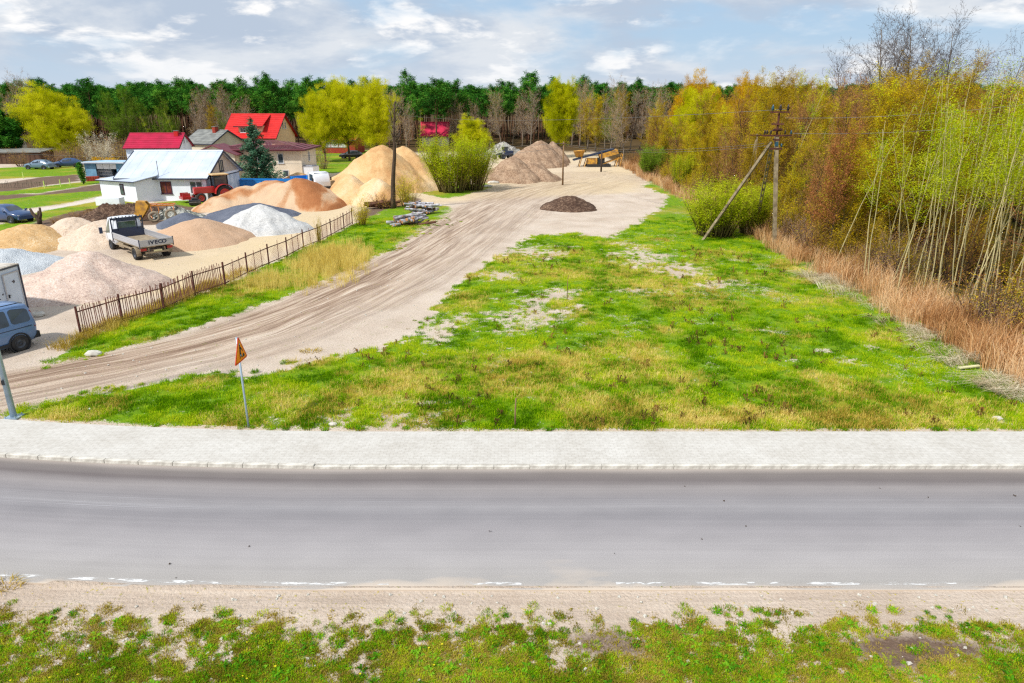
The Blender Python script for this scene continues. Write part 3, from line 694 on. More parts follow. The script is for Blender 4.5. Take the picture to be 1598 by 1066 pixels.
# the depth of the wood behind reads as one mass
P = []; 
for i in range(2600):
    x = VR.uniform(-270, 240); y = 214+VR.random()**1.3*120+max(0, -x-60)*.12; P.append((x, y, 0))
pn = len(P); pw, pc = tree(555, 16, .18, PINE); pw2, pc2 = tree(556, 15, .18, PINE)
def merged(w, c, mo=0):
    m = MB(); m.add(w.v, w.f, 0); o = len(m.v); m.v += c.v; m.f += [tuple(i+o for i in f) for f in c.f]; m.m += [1+k for k in c.m]; m.a += c.a; return m
rs = np.random.RandomState(5)
scatter('far_pine_wood', [merged(pw, pc), merged(pw2, pc2)], P, np.stack([np.zeros(pn), np.zeros(pn), rs.rand(pn)*6.28], 1), .74+rs.rand(pn)*.26, rs.randint(0, 2, pn), rs.rand(pn), ['bark_pine', 'twig_brown', 'leaf_pine'],
        'mass of pines deep in the wood behind the front trees', 'wood')
# mixed trees in front of and among the pines
proto('bare', 5, 'bare_tree', 'leafless grey brown tree with fine twigs at the edge of the pine wood', 'tree', 11, .13, BARE_T, 'bark_grey', 'twig_grey', 'leaf_bud', 'leafless trees along the pine wood')
proto('yg', 4, 'young_tree', 'small yellow green budding tree', 'tree', 10, .1, tp(**{**OLIVE_T, 'leaf_n': 6}), 'bark_grey', 'twig_green', 'leaf_green', 'yellow green budding trees before the pine wood')
proto('sky', 4, 'tall_bare_tree', 'x', 'tree', 11, .11, tp(**{**BARE_T, 'leaf_n': 0, 'kids': (2.3, 2.3, 2.2, 0), 'tw': .010, 'ang': (46, 44, 40, 30), 'trop': (.05, .3, .1, 0), 'start': (.3, .1, .1, 0), 'ratio': (.42, .5, .55)}), 'bark_grey', 'twig_dark', 'leaf_bud', None)
proto('olive', 6, 'budding_tree', 'slender budding tree with yellow olive haze of new leaves in the right hand thicket', 'tree', 10.5, .11, OLIVE_T, 'bark_olive', 'twig_olive', 'leaf_olive', 'budding olive trees of the thicket')
proto('brown', 6, 'bare_thicket_tree', 'leafless russet brown tree packed into the right hand thicket', 'tree', 10.5, .11, BARE_T, 'bark_dark', 'twig_brown', 'leaf_bud', 'leafless brown trees of the thicket')
proto('birch', 6, 'birch_tree', 'thin white stemmed birch with lime green new leaves among the thicket trees', 'tree', 11, .034, BIRCH, 'bark_birch', 'twig_green', 'leaf_lime', 'thin birches of the right hand thicket')
proto('gold', 2, 'willow_tree', 'x', 'tree', 10, .22, WILLOW, 'bark_olive', 'twig_olive', 'leaf_gold', None)
proto('willow', 3, 'willow_tree', 'x', 'tree', 10, .22, WILLOW, 'bark_dark', 'twig_olive', 'leaf_willow', None)
proto('fan', 2, 'willow_bush', 'x', 'bush', 5.2, .05, FAN, 'bark_olive', 'twig_olive', 'leaf_lime', None)
proto('fang', 2, 'green_bush', 'x', 'bush', 4, .04, tp(**{**FAN, 'stems': 110, 'spread': .6, 'leaf_n': 5, 'leaf_s': .12}), 'bark_olive', 'twig_green', 'leaf_green', None)
proto('shrub', 4, 'bare_shrub', 'low tangled leafless shrub at the foot of the right hand thicket', 'shrub', 2.6, .02, SHRUB, 'bark_dark', 'twig_brown', 'leaf_bud', 'tangled shrubs at the foot of the thicket')
proto('shrubp', 3, 'bare_shrub', 'low purplish leafless shrub of the thicket edge', 'shrub', 2.8, .02, SHRUB, 'bark_dark', 'twig_purple', 'leaf_bud', 'purplish shrubs of the thicket edge')
proto('shruby', 3, 'yellow_shrub', 'low shrub with olive yellow twigs and tiny leaves at the foot of the thicket', 'shrub', 2.6, .02, tp(**{**SHRUB, 'leaf_n': 3}), 'bark_olive', 'twig_olive', 'leaf_olive', 'olive shrubs at the foot of the thicket')

def P_(px, Y, top=None, H=None):
    x, z = ZA(px, 200, Y); s = None
    if top is not None: s = ZA(px, top, Y)[1]/H
    return x, s
def at(key, px, Y, top, H, label, name=None, wid=None, k=None, group=None):
    x, s = P_(px, Y, top, H); s = s
    sc = (s*(wid or 1), s*(wid or 1), s)
    return put(key, x, Y, sc, label, group, k=k, name=name)
for px, Y, top in [(8, 170, 128), (30, 172, 136), (60, 175, 132), (78, 171, 145), (20, 165, 150), (45, 168, 150), (300, 165, 152), (318, 160, 150), (333, 162, 158), (350, 158, 150), (368, 163, 155), (385, 160, 152), (345, 166, 158), (375, 156, 165), (308, 158, 165),
                   (618, 140, 150), (632, 150, 148), (700, 178, 160), (720, 176, 165), (765, 176, 150), (782, 172, 152), (800, 176, 160), (815, 174, 145), (828, 170, 148), (905, 172, 140), (918, 168, 138), (930, 160, 150), (945, 166, 140), (960, 160, 145), (985, 162, 150), (1000, 168, 140), (1015, 160, 150), (1032, 165, 148), (1045, 160, 155), (745, 177, 168), (893, 176, 150), (970, 172, 138), (1060, 160, 140)]:
    at('bare', px, Y, top, 11, None)
GH = 'yellow green budding trees before the pine wood'
for px, Y, top, w in [(180, 150, 150, 1), (198, 148, 152, 1.1), (215, 152, 158, 1), (232, 150, 165, 1), (250, 150, 170, .9), (270, 148, 168, .9), (330, 150, 170, .8), (345, 152, 172, .8), (915, 155, 160, 1), (935, 152, 152, 1), (955, 150, 165, 1), (968, 156, 148, .9), (1035, 140, 160, 1), (1020, 145, 175, 1)]:
    at('yg' if px < 300 or px in (345, 955) else 'olive', px, Y, top, 10.5, 'small budding tree of yellow green haze in front of the pine wood', wid=w, group=GH, name='young_tree')
at('willow', 72, 132, 153, 10, 'broad golden yellow willow before the pines above the fields', wid=1.25, k=0)
at('willow', 103, 130, 180, 10, 'smaller golden willow at the flank of the broad golden one', wid=1.15, k=1)
at('willow', 504, 128, 156, 10, 'round yellow green willow just behind the brown hip roofed house', wid=.78, k=0)
at('willow', 542, 130, 148, 10, 'tallest yellow green willow in the trio behind the big sand heap', wid=.88, k=1)
at('willow', 585, 127, 155, 10, 'yellow green willow nearest the dark leafless trunk', wid=.85, k=2)
at('willow', 878, 140, 146, 10, 'round yellow green willow standing alone before the bare birches', wid=.68, k=1)
at('willow', 738, 150, 190, 10, 'small bright yellow willow beside the pink roof', wid=1.15, k=0)
at('gold', 1086, 112, 142, 10, 'golden weeping willow highest in the clump behind the clearing', wid=.7, k=0)
at('willow', 1076, 104, 172, 10, 'yellow green willow bulging in front of the golden weeping willow', wid=.95, k=2)
at('gold', 1140, 100, 150, 10, 'orange yellow tree between the weeping willow and the utility pole', wid=.62, k=1)
at('gold', 1166, 92, 176, 10, 'smaller orange yellow tree close behind the utility pole', wid=.7, k=0)
at('fang', 1019, 100, 226, 4, 'rounded bright green bush at the edge of the clearing', wid=.75, k=0)
at('fang', 1052, 112, 205, 4, 'tall light green bush behind the rounded bright green bush', wid=.62, k=1)
at('fan', 1070, 84, 236, 5.2, 'olive yellow bush with upright shoots at the clearing corner', wid=.6, k=0)
x, y = G(705, 300); o = put('fan', x, y, (1.2, 1.1, 1.18), 'big yellow green willow bush beside the dirt track', k=1)
o2 = at('fan', 735, 84, 214, 5.2, 'second willow bush merging with the big one beside the track', wid=.9, k=0)
x, y = G(1135, 385); put('fan', x+.3, y+4.2, (1.0, .95, .84), 'yellow green willow bush under the leaning pole strut', k=0)
put('fan', x+3.2, y+5.0, (.6, .6, .72), 'smaller willow bush between the two concrete struts', k=1)
x, y = G(636, 322); put('shruby', x, y, (1.1, 1.1, 1.25), 'thin olive bush at the foot of the dark leafless trunk')
x, y = G(600, 325); put('shrub', x, y, (1.3, 1.0, .8), 'brown brush over the reddish logs left of the dark trunk')
x, y = G(564, 352); put('shruby', x, y, (.7, .7, .9), 'sparse olive shoots at the far end of the iron fence')
x, y = G(498, 379); put('shruby', x, y, (.22, .22, .7), 'thin sapling growing through the wire netting of the fence')
at('fang', 118, 80, 306, 4, 'dark olive bush on the lawn below the white annexe', wid=1.5, k=0)
at('shruby', 150, 72, 312, 2.6, 'dry yellow bramble beside the low white wall', k=0)
for px, Y, top, w, lb in [(20, 118, 232, 2.2, 'wide brown hedge bush beside the dark shed'), (75, 122, 225, 2.4, 'dense green brown bush below the golden willow'), (112, 120, 222, 2.2, 'green brown bush above the parked dark car'),
                      (480, 116, 222, 2.0, 'copper brown leafless bush behind the brown roofed house'), (500, 113, 234, 1.6, 'low reddish bush beside the lawn'), (145, 122, 200, 1.6, 'tall pale leafless shrub left of the crimson roof'), (178, 118, 208, 1.8, 'grey brown shrub touching the crimson roofed house')]:
    at('shrubp', px, Y, top, 2.8, lb, wid=w*.5)
proto('bloss', 1, 'blossoming_shrub', 'cream blossoming shrub beside the crimson roofed house', 'shrub', 5, .05, tp(**{**FAN, 'stems': 40, 'leaf_n': 4, 'spread': .5}), 'bark_grey', 'twig_grey', 'leaf_blossom', None)
at('bloss', 150, 112, 206, 5, None, wid=.8)
proto('forsy', 1, 'forsythia', 'low golden forsythia behind the blue shed', 'shrub', 2.2, .03, tp(**{**SHRUB, 'leaf_n': 6, 'leaf_s': .12}), 'bark_olive', 'twig_olive', 'leaf_gold', None)
at('forsy', 152, 108, 243, 2.2, None, wid=1.3)
for px, Y, top, lb in [(232, 142, 182, 'pale stemmed young birch above the crimson roof'), (272, 142, 176, 'young birch with orange buds right above the crimson ridge'), (652, 145, 170, 'slim birch between the sand heap and the pine wood'), (1236, 62, 128, 'tall pale trunk rising just beyond the utility pole')]:
    at('birch', px, Y, top, 11, lb)
for px, Y, top in [(975, 128, 160), (953, 140, 175), (1150, 110, 150)]:
    at('bare', px, Y, top, 11, 'white limbed leafless tree at the back of the clearing' if px == 975 else None)
# the near leafless trunk
proto('dead', 1, 'leafless_trunk', 'dark ivy clad trunk with a sparse grey crown beside the log pile', 'tree', 11, .27, tp(levels=3, seg=(.8, .5, .4, .3), start=(.62, .2, .1, 0), kids=(2.6, 2.2, 2, 0), ang=(42, 40, 38, 30), trop=(0, .6, .3, 0), ratio=(.26, .5, .55), leaf_n=0, tw=.011, taper=(.75, .8, .7, .6), rr=(.4, .6, .6)), 'bark_dark', 'twig_grey', 'leaf_bud', None)
x, y = G(614, 326); put('dead', x, y, ZA(614, 140, y)[1]/11.0, None, rz=1.2, tilt=(0, 0))

# right hand thicket: front birches, then olive and brown trees behind
GB = 'thin birches of the right hand thicket'
taken = []
def free(x, y, d):
    if any((x-a)**2+(y-b)**2 < d*d for a, b in taken): return False
    taken.append((x, y)); return True
c = 0
spots = [(1352, 38), (1300, 43), (1392, 37), (1410, 35), (1432, 36), (1455, 34), (1470, 37), (1488, 36), (1510, 35), (1530, 33), (1548, 35), (1560, 33), (1578, 34), (1590, 33), (1610, 33), (1375, 44), (1420, 42), (1450, 43), (1500, 41), (1540, 40), (1575, 39), (1600, 42), (1640, 34), (1660, 38), (1700, 36), (1480, 32.5), (1395, 40), (1440, 39), (1364, 37.5), (1402, 36.5), (1421, 37.2), (1462, 35.4), (1478, 38.5), (1500, 34.2), (1522, 36.3), (1538, 34), (1553, 37), (1570, 32.5), (1586, 35.5), (1386, 47), (1434, 46), (1492, 44), (1582, 31.5), (1596, 31), (1545, 32), (1528, 31.5), (1606, 35), (1446, 39.5), (1466, 41.5), (1484, 43), (1506, 38.6), (1519, 42), (1562, 41), (1590, 38), (1534, 44), (1574, 45)]
for px, Y in spots:
    x = ZA(px, 420, Y)[0]
    s = VR.uniform(.72, 1.0) if px < 1470 else VR.uniform(.82, 1.05)
    put('birch', x, Y+VR.uniform(-.4, .4), (1, 1, s), tilt=(VR.gauss(0, .025), VR.gauss(.04, .03))); taken.append((x, Y))
for i in range(1100):
    x = VR.uniform(21, 62); y = VR.uniform(27, 125)
    if x > 24+.55*y+6: continue
    if y < 46 and VR.random() < .45: continue
    if not free(x, y, 1.75 if y < 70 else 2.4): continue
    edge = x-20
    h = VR.uniform(.78, 1.08)*min(1, .62+edge*.07)
    olive = fbm(x*.07, y*.07, 61, 2)+(.14 if y < 50 else .04)
    key = 'olive' if VR.random() < (olive-.26)*1.6 else 'brown'
    if VR.random() < .07: key = 'birch'; h *= .95
    if c < 290: put(key, x, y, (h*VR.uniform(.9, 1.15), h*VR.uniform(.9, 1.15), h)); c += 1
for px, Y, top, lb in [(1385, 88, 38, 'tallest leafless birch rising above the thicket skyline'), (1345, 92, 70, 'leafless tree left of the tallest birch on the thicket skyline'), (1425, 86, 45, 'leafless birch right beside the tallest one on the skyline'), (1455, 84, 48, 'third tall leafless birch on the thicket skyline'), (1480, 80, 92, 'lower leafless tree ending the tall skyline group'), (1550, 74, 108, 'leafless crown showing above the lime green birches'), (1400, 80, 60, 'leafless tree in front of the tallest skyline birch'), (1320, 96, 92, 'small leafless crown opening the tall skyline group')]:
    at('sky', px, Y, top-9, 11, lb, wid=1.0, k=(px//5) % 4)
for i, (px, py, s) in enumerate(((122, 344, .5), (150, 338, .55), (205, 336, .5), (238, 332, .45), (182, 330, .5), (90, 350, .4))):
    x, y = G(px, py); put('shrub', x, y, (s*1.3, s*1.2, s*.7), ['thin dead brush at the left end of the soil bank', 'dead brush before the dark tarpaulin', 'dead brush left of the yellow bucket', 'dead brush right behind the yellow bucket', 'dead brush on the crest of the soil bank', 'dead brush on the verge behind the forked stump'][i])
# copper oak that has kept its dead leaves
proto('oak', 1, 'young_oak', 'young oak still holding copper brown dead leaves inside the thicket', 'tree', 8, .12, tp(**{**OLIVE_T, 'leaf_n': 6, 'leaf_s': .13, 'leaf_sp': .22, 'ang': (52, 44, 36, 30), 'ratio': (.55, .5, .55), 'start': (.3, .2, .1, 0)}), 'bark_dark', 'twig_brown', 'leaf_rust', None)
x, z = ZA(1332, 215, 44); put('oak', x, 45, (z/15, z/15, z/8.4), tilt=(0, 0))
k = 0
for i in range(400):
    y = 24+98*VR.random()**1.4; x = 20.3+VR.random()**1.6*8
    if y < 34: x = max(x, 21.3)
    if not free(x, y, .9): continue
    key = VR.choice(['shrub', 'shruby', 'shrubp', 'shrub', 'shruby']) if y < 100 else 'shrub'
    s = VR.uniform(.6, 1.15); put(key, x, y, s); k += 1
    if k > 190: break
for i in range(300):
    y = VR.uniform(26, 56); x = VR.uniform(21.6, 26+.1*y)
    if not free(x, y, 1.0): continue
    s = VR.uniform(1.0, 1.5); put(VR.choice(['shrub', 'shruby', 'shruby', 'shrub']), x, y, (s, s, s*1.05)); k += 1
    if k > 260: break

# ---------------------------------------------------------------- reeds, grass, weeds
rs = np.random.RandomState(11)
def tuft(n, h, sp, w, m, bend=.5, seed=0, lean=0, segs=2):
    R = random.Random(seed); mb = MB()
    for i in range(n):
        a = R.uniform(0, 6.28); r = sp*math.sqrt(R.random()); hh = h*R.uniform(.5, 1.1)
        bx, by = math.cos(a)*r, math.sin(a)*r; da = a+R.gauss(0, .7); b_ = bend*R.uniform(.2, 1)
        wa = R.uniform(0, 3.14); wx, wy = math.cos(wa)*w, math.sin(wa)*w; tone = min(1, max(0, R.gauss(.5, .2)))
        p1 = (bx+math.cos(da)*hh*b_*.35+lean*hh*.4, by+math.sin(da)*hh*b_*.35, hh*(.6 if lean < .8 else .35)); p2 = (bx+math.cos(da)*hh*b_+lean*hh, by+math.sin(da)*hh*b_, hh*(1-.4*b_) if lean < .8 else hh*.3)
        o = len(mb.v)
        mb.v += [(bx-wx, by-wy, -.02), (bx+wx, by+wy, -.02), (p1[0]+wx*.7, p1[1]+wy*.7, p1[2]), (p1[0]-wx*.7, p1[1]-wy*.7, p1[2]), p2]
        mb.f += [(o, o+1, o+2, o+3), (o+3, o+2, o+4)]; mb.m += [m, m]; mb.a += [tone, tone]
    return mb
def rosette(n, r, m, seed, up=.5, w=.3):
    R = random.Random(seed); mb = MB()
    for i in range(n):
        a = R.uniform(0, 6.28); L = r*R.uniform(.5, 1.1); z = L*R.uniform(.1, up); tone = min(1, max(0, R.gauss(.5, .2)))
        c, s_ = math.cos(a), math.sin(a); ww = L*w; o = len(mb.v)
        mb.v += [(0, 0, 0), (c*L*.55-s_*ww*.5, s_*L*.55+c*ww*.5, z), (c*L, s_*L, z*.6), (c*L*.55+s_*ww*.5, s_*L*.55-c*ww*.5, z)]
        mb.f += [(o, o+3, o+2, o+1)]; mb.m.append(m); mb.a.append(tone)
    return mb
def place(n, x0, x1, y0, y1, dens, s0, s1, npick, bias=1.0, tiltr=.15):
    X = x0+(x1-x0)*rs.rand(n); Y = y0+(y1-y0)*rs.rand(n)**bias
    f = fields(X, Y); keep = rs.rand(n) < dens(X, Y, f)
    X, Y = X[keep], Y[keep]; f = {k: v[keep] for k, v in f.items()}
    Z = gz(X, Y, f); m = len(X)
    rot = np.stack([rs.randn(m)*tiltr*.5, rs.randn(m)*tiltr*.5, rs.rand(m)*6.28], 1)
    tint = np.clip((fbm(X*.8, Y*.8, 91, 4)-.5)*2.6+.55+rs.randn(m)*.16, 0, 1)
    return np.stack([X, Y, Z], 1), rot, s0+(s1-s0)*rs.rand(m), rs.randint(0, npick, m), tint, f
def out_near(Y): return np.clip(30/np.maximum(Y, 20), .15, 1)**.6
inA = lambda f: (f['s'] > P1+.06)
gp = [tuft(16, .135, .12, .006, 0, .8, s) for s in range(5)]
p = place(150000, -20, 19, 19.2, 62, lambda X, Y, f: inA(f)*np.clip(f['gr']*1.2-.25, 0, 1)*(1-.55*f['dry'])*(1-.9*f['wood'])*out_near(Y)*np.clip((fbm(X*1.9, Y*1.9, 44, 3)-.36)*6, .12, 1), .55, 1.25, 5, 1.5)
p[2][:] *= .75+.5*fbm(p[0][:, 0]*2.2, p[0][:, 1]*2.2, 15, 3)
scatter('meadow_grass', gp, *p[:5], ['grass_blade'], 'short spring grass over the field and along the fence', 'grass')
dp = [tuft(16, .21, .16, .006, 0, .9, 40+s) for s in range(4)]
p = place(110000, -20, 19, 19.2, 60, lambda X, Y, f: inA(f)*np.clip(f['gr']*1.2-.2, 0, 1)*f['dry']**1.3*(1-f['wood'])*out_near(Y)*.6, .5, 1.2, 4, 1.5)
scatter('dry_grass', dp, *p[:5], ['dry_blade'], 'straw coloured dead grass in bands across the field', 'grass')
# tall pale stalks in the strip by the track and dead grass along the fence foot
def tall(X, Y, f):
    a = ell(X, Y, (520, 408), 62, 24, f['nz']); b_ = ell(X, Y, (440, 440), 90, 14, f['nz']*1.5)*.35
    return (a*.6+b_)
tp_ = [tuft(18, .9, .2, .007, 0, .35, 60+s) for s in range(3)]
X_, r_, s_, k_, t_, _ = place(14000, -16, -5, 26, 60, tall, .5, 1.0, 3)
scatter('tall_dry_grass', tp_, X_, r_, s_, k_, t_*.3+.6, ['dry_blade'], 'tall pale dead stalks between the fence and the track', 'grass')
FA, FB = G(127, 525), G(555, 349)
def fencefoot(X, Y, f):
    ex, ey = FB[0]-FA[0], FB[1]-FA[1]; L = math.hypot(ex, ey); t = ((X-FA[0])*ex+(Y-FA[1])*ey)/L; d = ((X-FA[0])*ey-(Y-FA[1])*ex)/L
    return ((d > -.15) & (d < 1.1) & (t > -1.8) & (t < L*.36+2)).astype(float)*np.clip(1.3-d, 0, 1)*(.4+.6*(t < L*.32))
ff = [tuft(22, .55, .2, .007, 0, 1.0, 80+s) for s in range(3)]
X_, r_, s_, k_, t_, _ = place(5200, -21, -13, 24.5, 42, fencefoot, .45, 1.05, 3)
scatter('fence_grass', ff, X_, r_, s_, k_, t_*.5, ['dry_blade'], 'matted brown dead grass at the foot of the iron fence', 'grass')
# reeds along the thicket
rp = [tuft(24, 1.5, .3, .011, 0, .6, 100+s) for s in range(4)]
X_, r_, s_, k_, t_, _ = place(16000, 17.6, 27, 20, 122, lambda X, Y, f: sstep(17.7, 18.5, X+f['nz']*.9)*(1-sstep(20.2, 23.5, X))*np.where(Y < 22, .4, .6)*(1-.5*(Y > 34))*(.5+.5*(fbm(X*.5, Y*.5, 5, 3) > .45)), .45, 1.1, 4, 1.4)
scatter('reed_belt', rp, X_, r_, s_, k_, t_, ['reed_blade'], 'belt of pinkish brown dead reeds along the thicket', 'reeds')
fp = [tuft(16, 1.1, .25, .011, 0, .5, 120+s, lean=.9) for s in range(3)]
X_, r_, s_, k_, t_, _ = place(2600, 16.6, 24, 20.2, 40, lambda X, Y, f: (.15+.85*(fbm(X*.5, Y*.35, 71, 3) > .5)*(Y > 26)+.85*(Y <= 26))*(1-sstep(.4, 1.3, np.abs(X-18.0+f['nz']*1.5)*(Y > 25)+np.where(Y <= 25, np.abs(Y-22.6)*.75+np.clip(17.2-X, 0, 9), 0)))*.8, .6, 1.1, 3)
r_[:, 2] = rs.randn(len(r_))*.8+3.4
scatter('flattened_reeds', fp, X_, r_, s_, k_, t_, ['pale_blade'], 'bleached flattened reeds lying along the ditch', 'reeds')
# moss and short grass of the near verge
vg = [tuft(20, .085, .075, .004, 0, .9, 140+s) for s in range(4)]
mo = [tuft(26, .045, .09, .006, 0, 1.0, 150+s) for s in range(3)]
vd = lambda X, Y, f: (f['s'] < R0-.35)*np.clip(f['gr']*1.35-.35, 0, 1)*(1-.7*f['soil'])
p = place(80000, -11, 11, 8.6, 11.8, lambda X, Y, f: vd(X, Y, f)*.38, .5, 1.2, 4, 1.1, .3)
scatter('verge_grass', vg, *p[:5], ['grass_blade'], 'small green grass tufts on the sandy near verge', 'grass')
p = place(110000, -11, 11, 8.6, 11.8, lambda X, Y, f: (f['s'] < R0-.3)*np.clip(f['gr']*1.6-.25, 0, 1)*.6, .5, 1.3, 3, 1.1, .3)
cl_ = []
for s in range(6):
    m = tuft(54, .075, .10, .005, 0, .9, 300+s); q = tuft(34, .05, .13, .006, 1, 1.0, 320+s); q2 = rosette(16, .10, 2, 340+s)
    for src in ((m, q) if s % 3 == 0 else (m, q, q2) if s % 3 == 1 else (q, q)): 
        o = len(m.v)
        if src is m: continue
        m.v += src.v; m.f += [tuple(i+o for i in f) for f in src.f]; m.m += src.m; m.a += src.a
    if s % 3 == 2: m = q
    cl_.append(m)
pc_ = place(5600, -11, 11, 8.6, 11.7, lambda X, Y, f: (f['s'] < R0-.45)*np.clip(.06+.75*sstep(11.35, 10.3, f['s'])+f['nz']*.8, 0, 1)*(1-.85*f['soil']), .5, 1.25, 6, 1.0, .2)
pc_[4][:] = rs.rand(len(pc_[4]))
scatter('verge_clumps', cl_, *pc_[:5], ['grass_blade', 'moss', 'weed_leaf'], 'separate small clumps of grass and moss on the sandy near verge', 'weeds')
pe = place(16000, -18, 18, 19.4, 62, lambda X, Y, f: (f['s'] > P1+.15)*sstep(.0, .06, f['gr'])*(1-sstep(.45, .8, f['gr']))*(1-f['wood'])*.32, .7, 1.7, 6, 1.4, .2)
scatter('edge_clumps', cl_, *pe[:5], ['grass_blade', 'moss', 'weed_leaf'], 'loose grass clumps on the sand at the edge of the field', 'grass')
scatter('verge_moss', mo, p[0], p[1], p[2], p[3], p[4], ['moss'], 'olive moss and dry stems of the near verge', 'moss')
p = place(16000, -11, 11, 8.6, 11.7, lambda X, Y, f: (f['s'] < R0-.5)*(1-f['gr'])*(.05+.35*sstep(11.4, 10.3, f['s']))*(fbm(X*7, Y*7, 66, 2) > .5), .5, 1.3, 3, 1.0, .3)
scatter('verge_sprigs', [merged(mo[0], MB()), tuft(9, .06, .05, .004, 0, 1, 171), rosette(9, .07, 0, 172)], *p[:5], ['moss'], 'single olive sprigs dotted over bare sand of the near verge', 'weeds')
ro = [rosette(14, .11, 0, 160+s) for s in range(4)]
p = place(9000, -11, 11, 8.6, 11.6, lambda X, Y, f: vd(X, Y, f)*(.15+.5*sstep(.1, .35, f['nf']+f['nz']*.6+.12)), .5, 1.5, 4, .8, .3)
scatter('verge_weeds', ro, *p[:5], ['weed_leaf'], 'bright green weed rosettes scattered over the near verge', 'weeds')
fl = MB()
for i in range(6):
    a = i*1.05; fl.add([(0, 0, .09), (math.cos(a)*.022, math.sin(a)*.022, .1), (math.cos(a+.9)*.022, math.sin(a+.9)*.022, .1)], [(0, 1, 2)], 0, .5)
fl.tube((0, 0, 0), (0, 0, .09), .002, None, 3, 1)
p = place(900, -9, 6, 8.8, 10.8, lambda X, Y, f: vd(X, Y, f)*.22*(fbm(X*.5, Y*.5, 8, 2) > .45), .7, 1.2, 1)
scatter('dandelions', [fl], *p[:5], ['petal', 'weed_leaf'], 'tiny yellow flowers dotted over the near verge', 'flowers')
wd = [rosette(12, .20, 0, 180+s, 1.6, .22) for s in range(3)]
p = place(6000, -9, 18, 19.6, 48, lambda X, Y, f: inA(f)*f['gr']*.2*(fbm(X*.6, Y*.6, 14, 3) > .56)*(1-f['wood']), .6, 1.3, 3, 1.3)
scatter('dock_weeds', wd, *p[:5], ['dock_leaf'], 'small dark dock plants dotted over the field', 'weeds')
# ---------------------------------------------------------------- heaps of gravel, sand and earth
def gravel_mat(name, cols, size, k=1.0, bump=.6):
    m, nt, b = newmat(name); b.inputs['Roughness'].default_value = .92; b.inputs['Specular IOR Level'].default_value = .15
    g = nd(nt, 'ShaderNodeNewGeometry')
    vo = nd(nt, 'ShaderNodeTexVoronoi'); vo.inputs['Scale'].default_value = 1/size; nt.links.new(g.outputs['Position'], vo.inputs['Vector'])
    sr = nd(nt, 'ShaderNodeSeparateColor'); nt.links.new(vo.outputs['Color'], sr.inputs[0])
    n = nd(nt, 'ShaderNodeTexNoise'); n.inputs['Scale'].default_value = .7; n.inputs['Detail'].default_value = 7; nt.links.new(g.outputs['Position'], n.inputs['Vector'])
    n2 = nd(nt, 'ShaderNodeTexNoise'); n2.inputs['Scale'].default_value = 6; n2.inputs['Detail'].default_value = 8; n2.inputs['Roughness'].default_value = .7; nt.links.new(g.outputs['Position'], n2.inputs['Vector'])
    f = mth(nt, 'ADD', mth(nt, 'MULTIPLY', mth(nt, 'SUBTRACT', sr.outputs[0], .5), .5*k), mth(nt, 'ADD', mth(nt, 'MULTIPLY', n.outputs['Fac'], .6), mth(nt, 'MULTIPLY', n2.outputs['Fac'], .4)), None, True)
    col = ramp(nt, f, [(.22+.56*i/(len(cols)-1), rgb(*c)) for i, c in enumerate(cols)])
    nt.links.new(col, b.inputs['Base Color'])
    bp = nd(nt, 'ShaderNodeBump'); bp.inputs['Strength'].default_value = bump; bp.inputs['Distance'].default_value = max(size*.8, .09 if k < 1 else 0)
    nt.links.new(mth(nt, 'ADD', vo.outputs['Distance'], mth(nt, 'MULTIPLY', n2.outputs['Fac'], 1.5)), bp.inputs['Height']); nt.links.new(bp.outputs[0], b.inputs['Normal'])
def bands(name, scale, amt):      # patches of differently coloured loads in orange sand, painted shadow patches in yellow sand
    nt = MATS[name].node_tree; cr = next(n for n in nt.nodes if n.type == 'VALTORGB'); src = cr.inputs[0].links[0].from_socket
    g = nd(nt, 'ShaderNodeNewGeometry'); mp = nd(nt, 'ShaderNodeMapping'); mp.inputs['Scale'].default_value = (1, .5, .5); nt.links.new(g.outputs['Position'], mp.inputs[0])
    n = nd(nt, 'ShaderNodeTexNoise'); n.inputs['Scale'].default_value = scale; n.inputs['Detail'].default_value = 4; n.inputs['Distortion'].default_value = .8; nt.links.new(mp.outputs[0], n.inputs['Vector'])
    r = nd(nt, 'ShaderNodeMapRange'); r.inputs[1].default_value = .44; r.inputs[2].default_value = .56; nt.links.new(n.outputs['Fac'], r.inputs[0])
    nt.links.new(mth(nt, 'ADD', src, mth(nt, 'MULTIPLY', mth(nt, 'SUBTRACT', r.outputs[0], .45), amt), None, True), cr.inputs[0])
gravel_mat('gravel_beige', [(150, 112, 68), (200, 168, 122), (190, 150, 98), (218, 200, 168)], .055, .8, .3)
gravel_mat('gravel_cream', [(160, 138, 122), (196, 176, 154), (210, 192, 172), (196, 180, 166)], .055, .8, .3)
gravel_mat('gravel_pink', [(156, 134, 126), (192, 170, 156), (204, 184, 168), (216, 202, 194)], .055, .8, .3)
gravel_mat('gravel_white', [(160, 160, 160), (192, 192, 190), (212, 211, 208)], .055, .8, .3)
gravel_mat('gravel_pale', [(176, 184, 190), (196, 202, 206), (210, 213, 215)], .06, .5)
gravel_mat('gravel_dark', [(78, 82, 94), (98, 104, 118), (118, 122, 134)], .07, .5)
gravel_mat('gravel_rubble', [(110, 114, 104), (180, 180, 168), (222, 222, 212)], .32, 1.5, 1.0)
gravel_mat('sand_fine', [(182, 148, 118), (202, 168, 138), (212, 182, 154)], .04, .4)
gravel_mat('sand_orange', [(164, 106, 66), (182, 126, 84), (196, 152, 114), (208, 178, 146)], .05, .25)
bands('sand_orange', .2, .6)
gravel_mat('sand_yellow', [(184, 140, 94), (208, 168, 118), (218, 184, 138), (226, 200, 164)], .06, .3)
bands('sand_yellow', .12, .4)  # brownish shadow patches put into the colour of the yellow sand

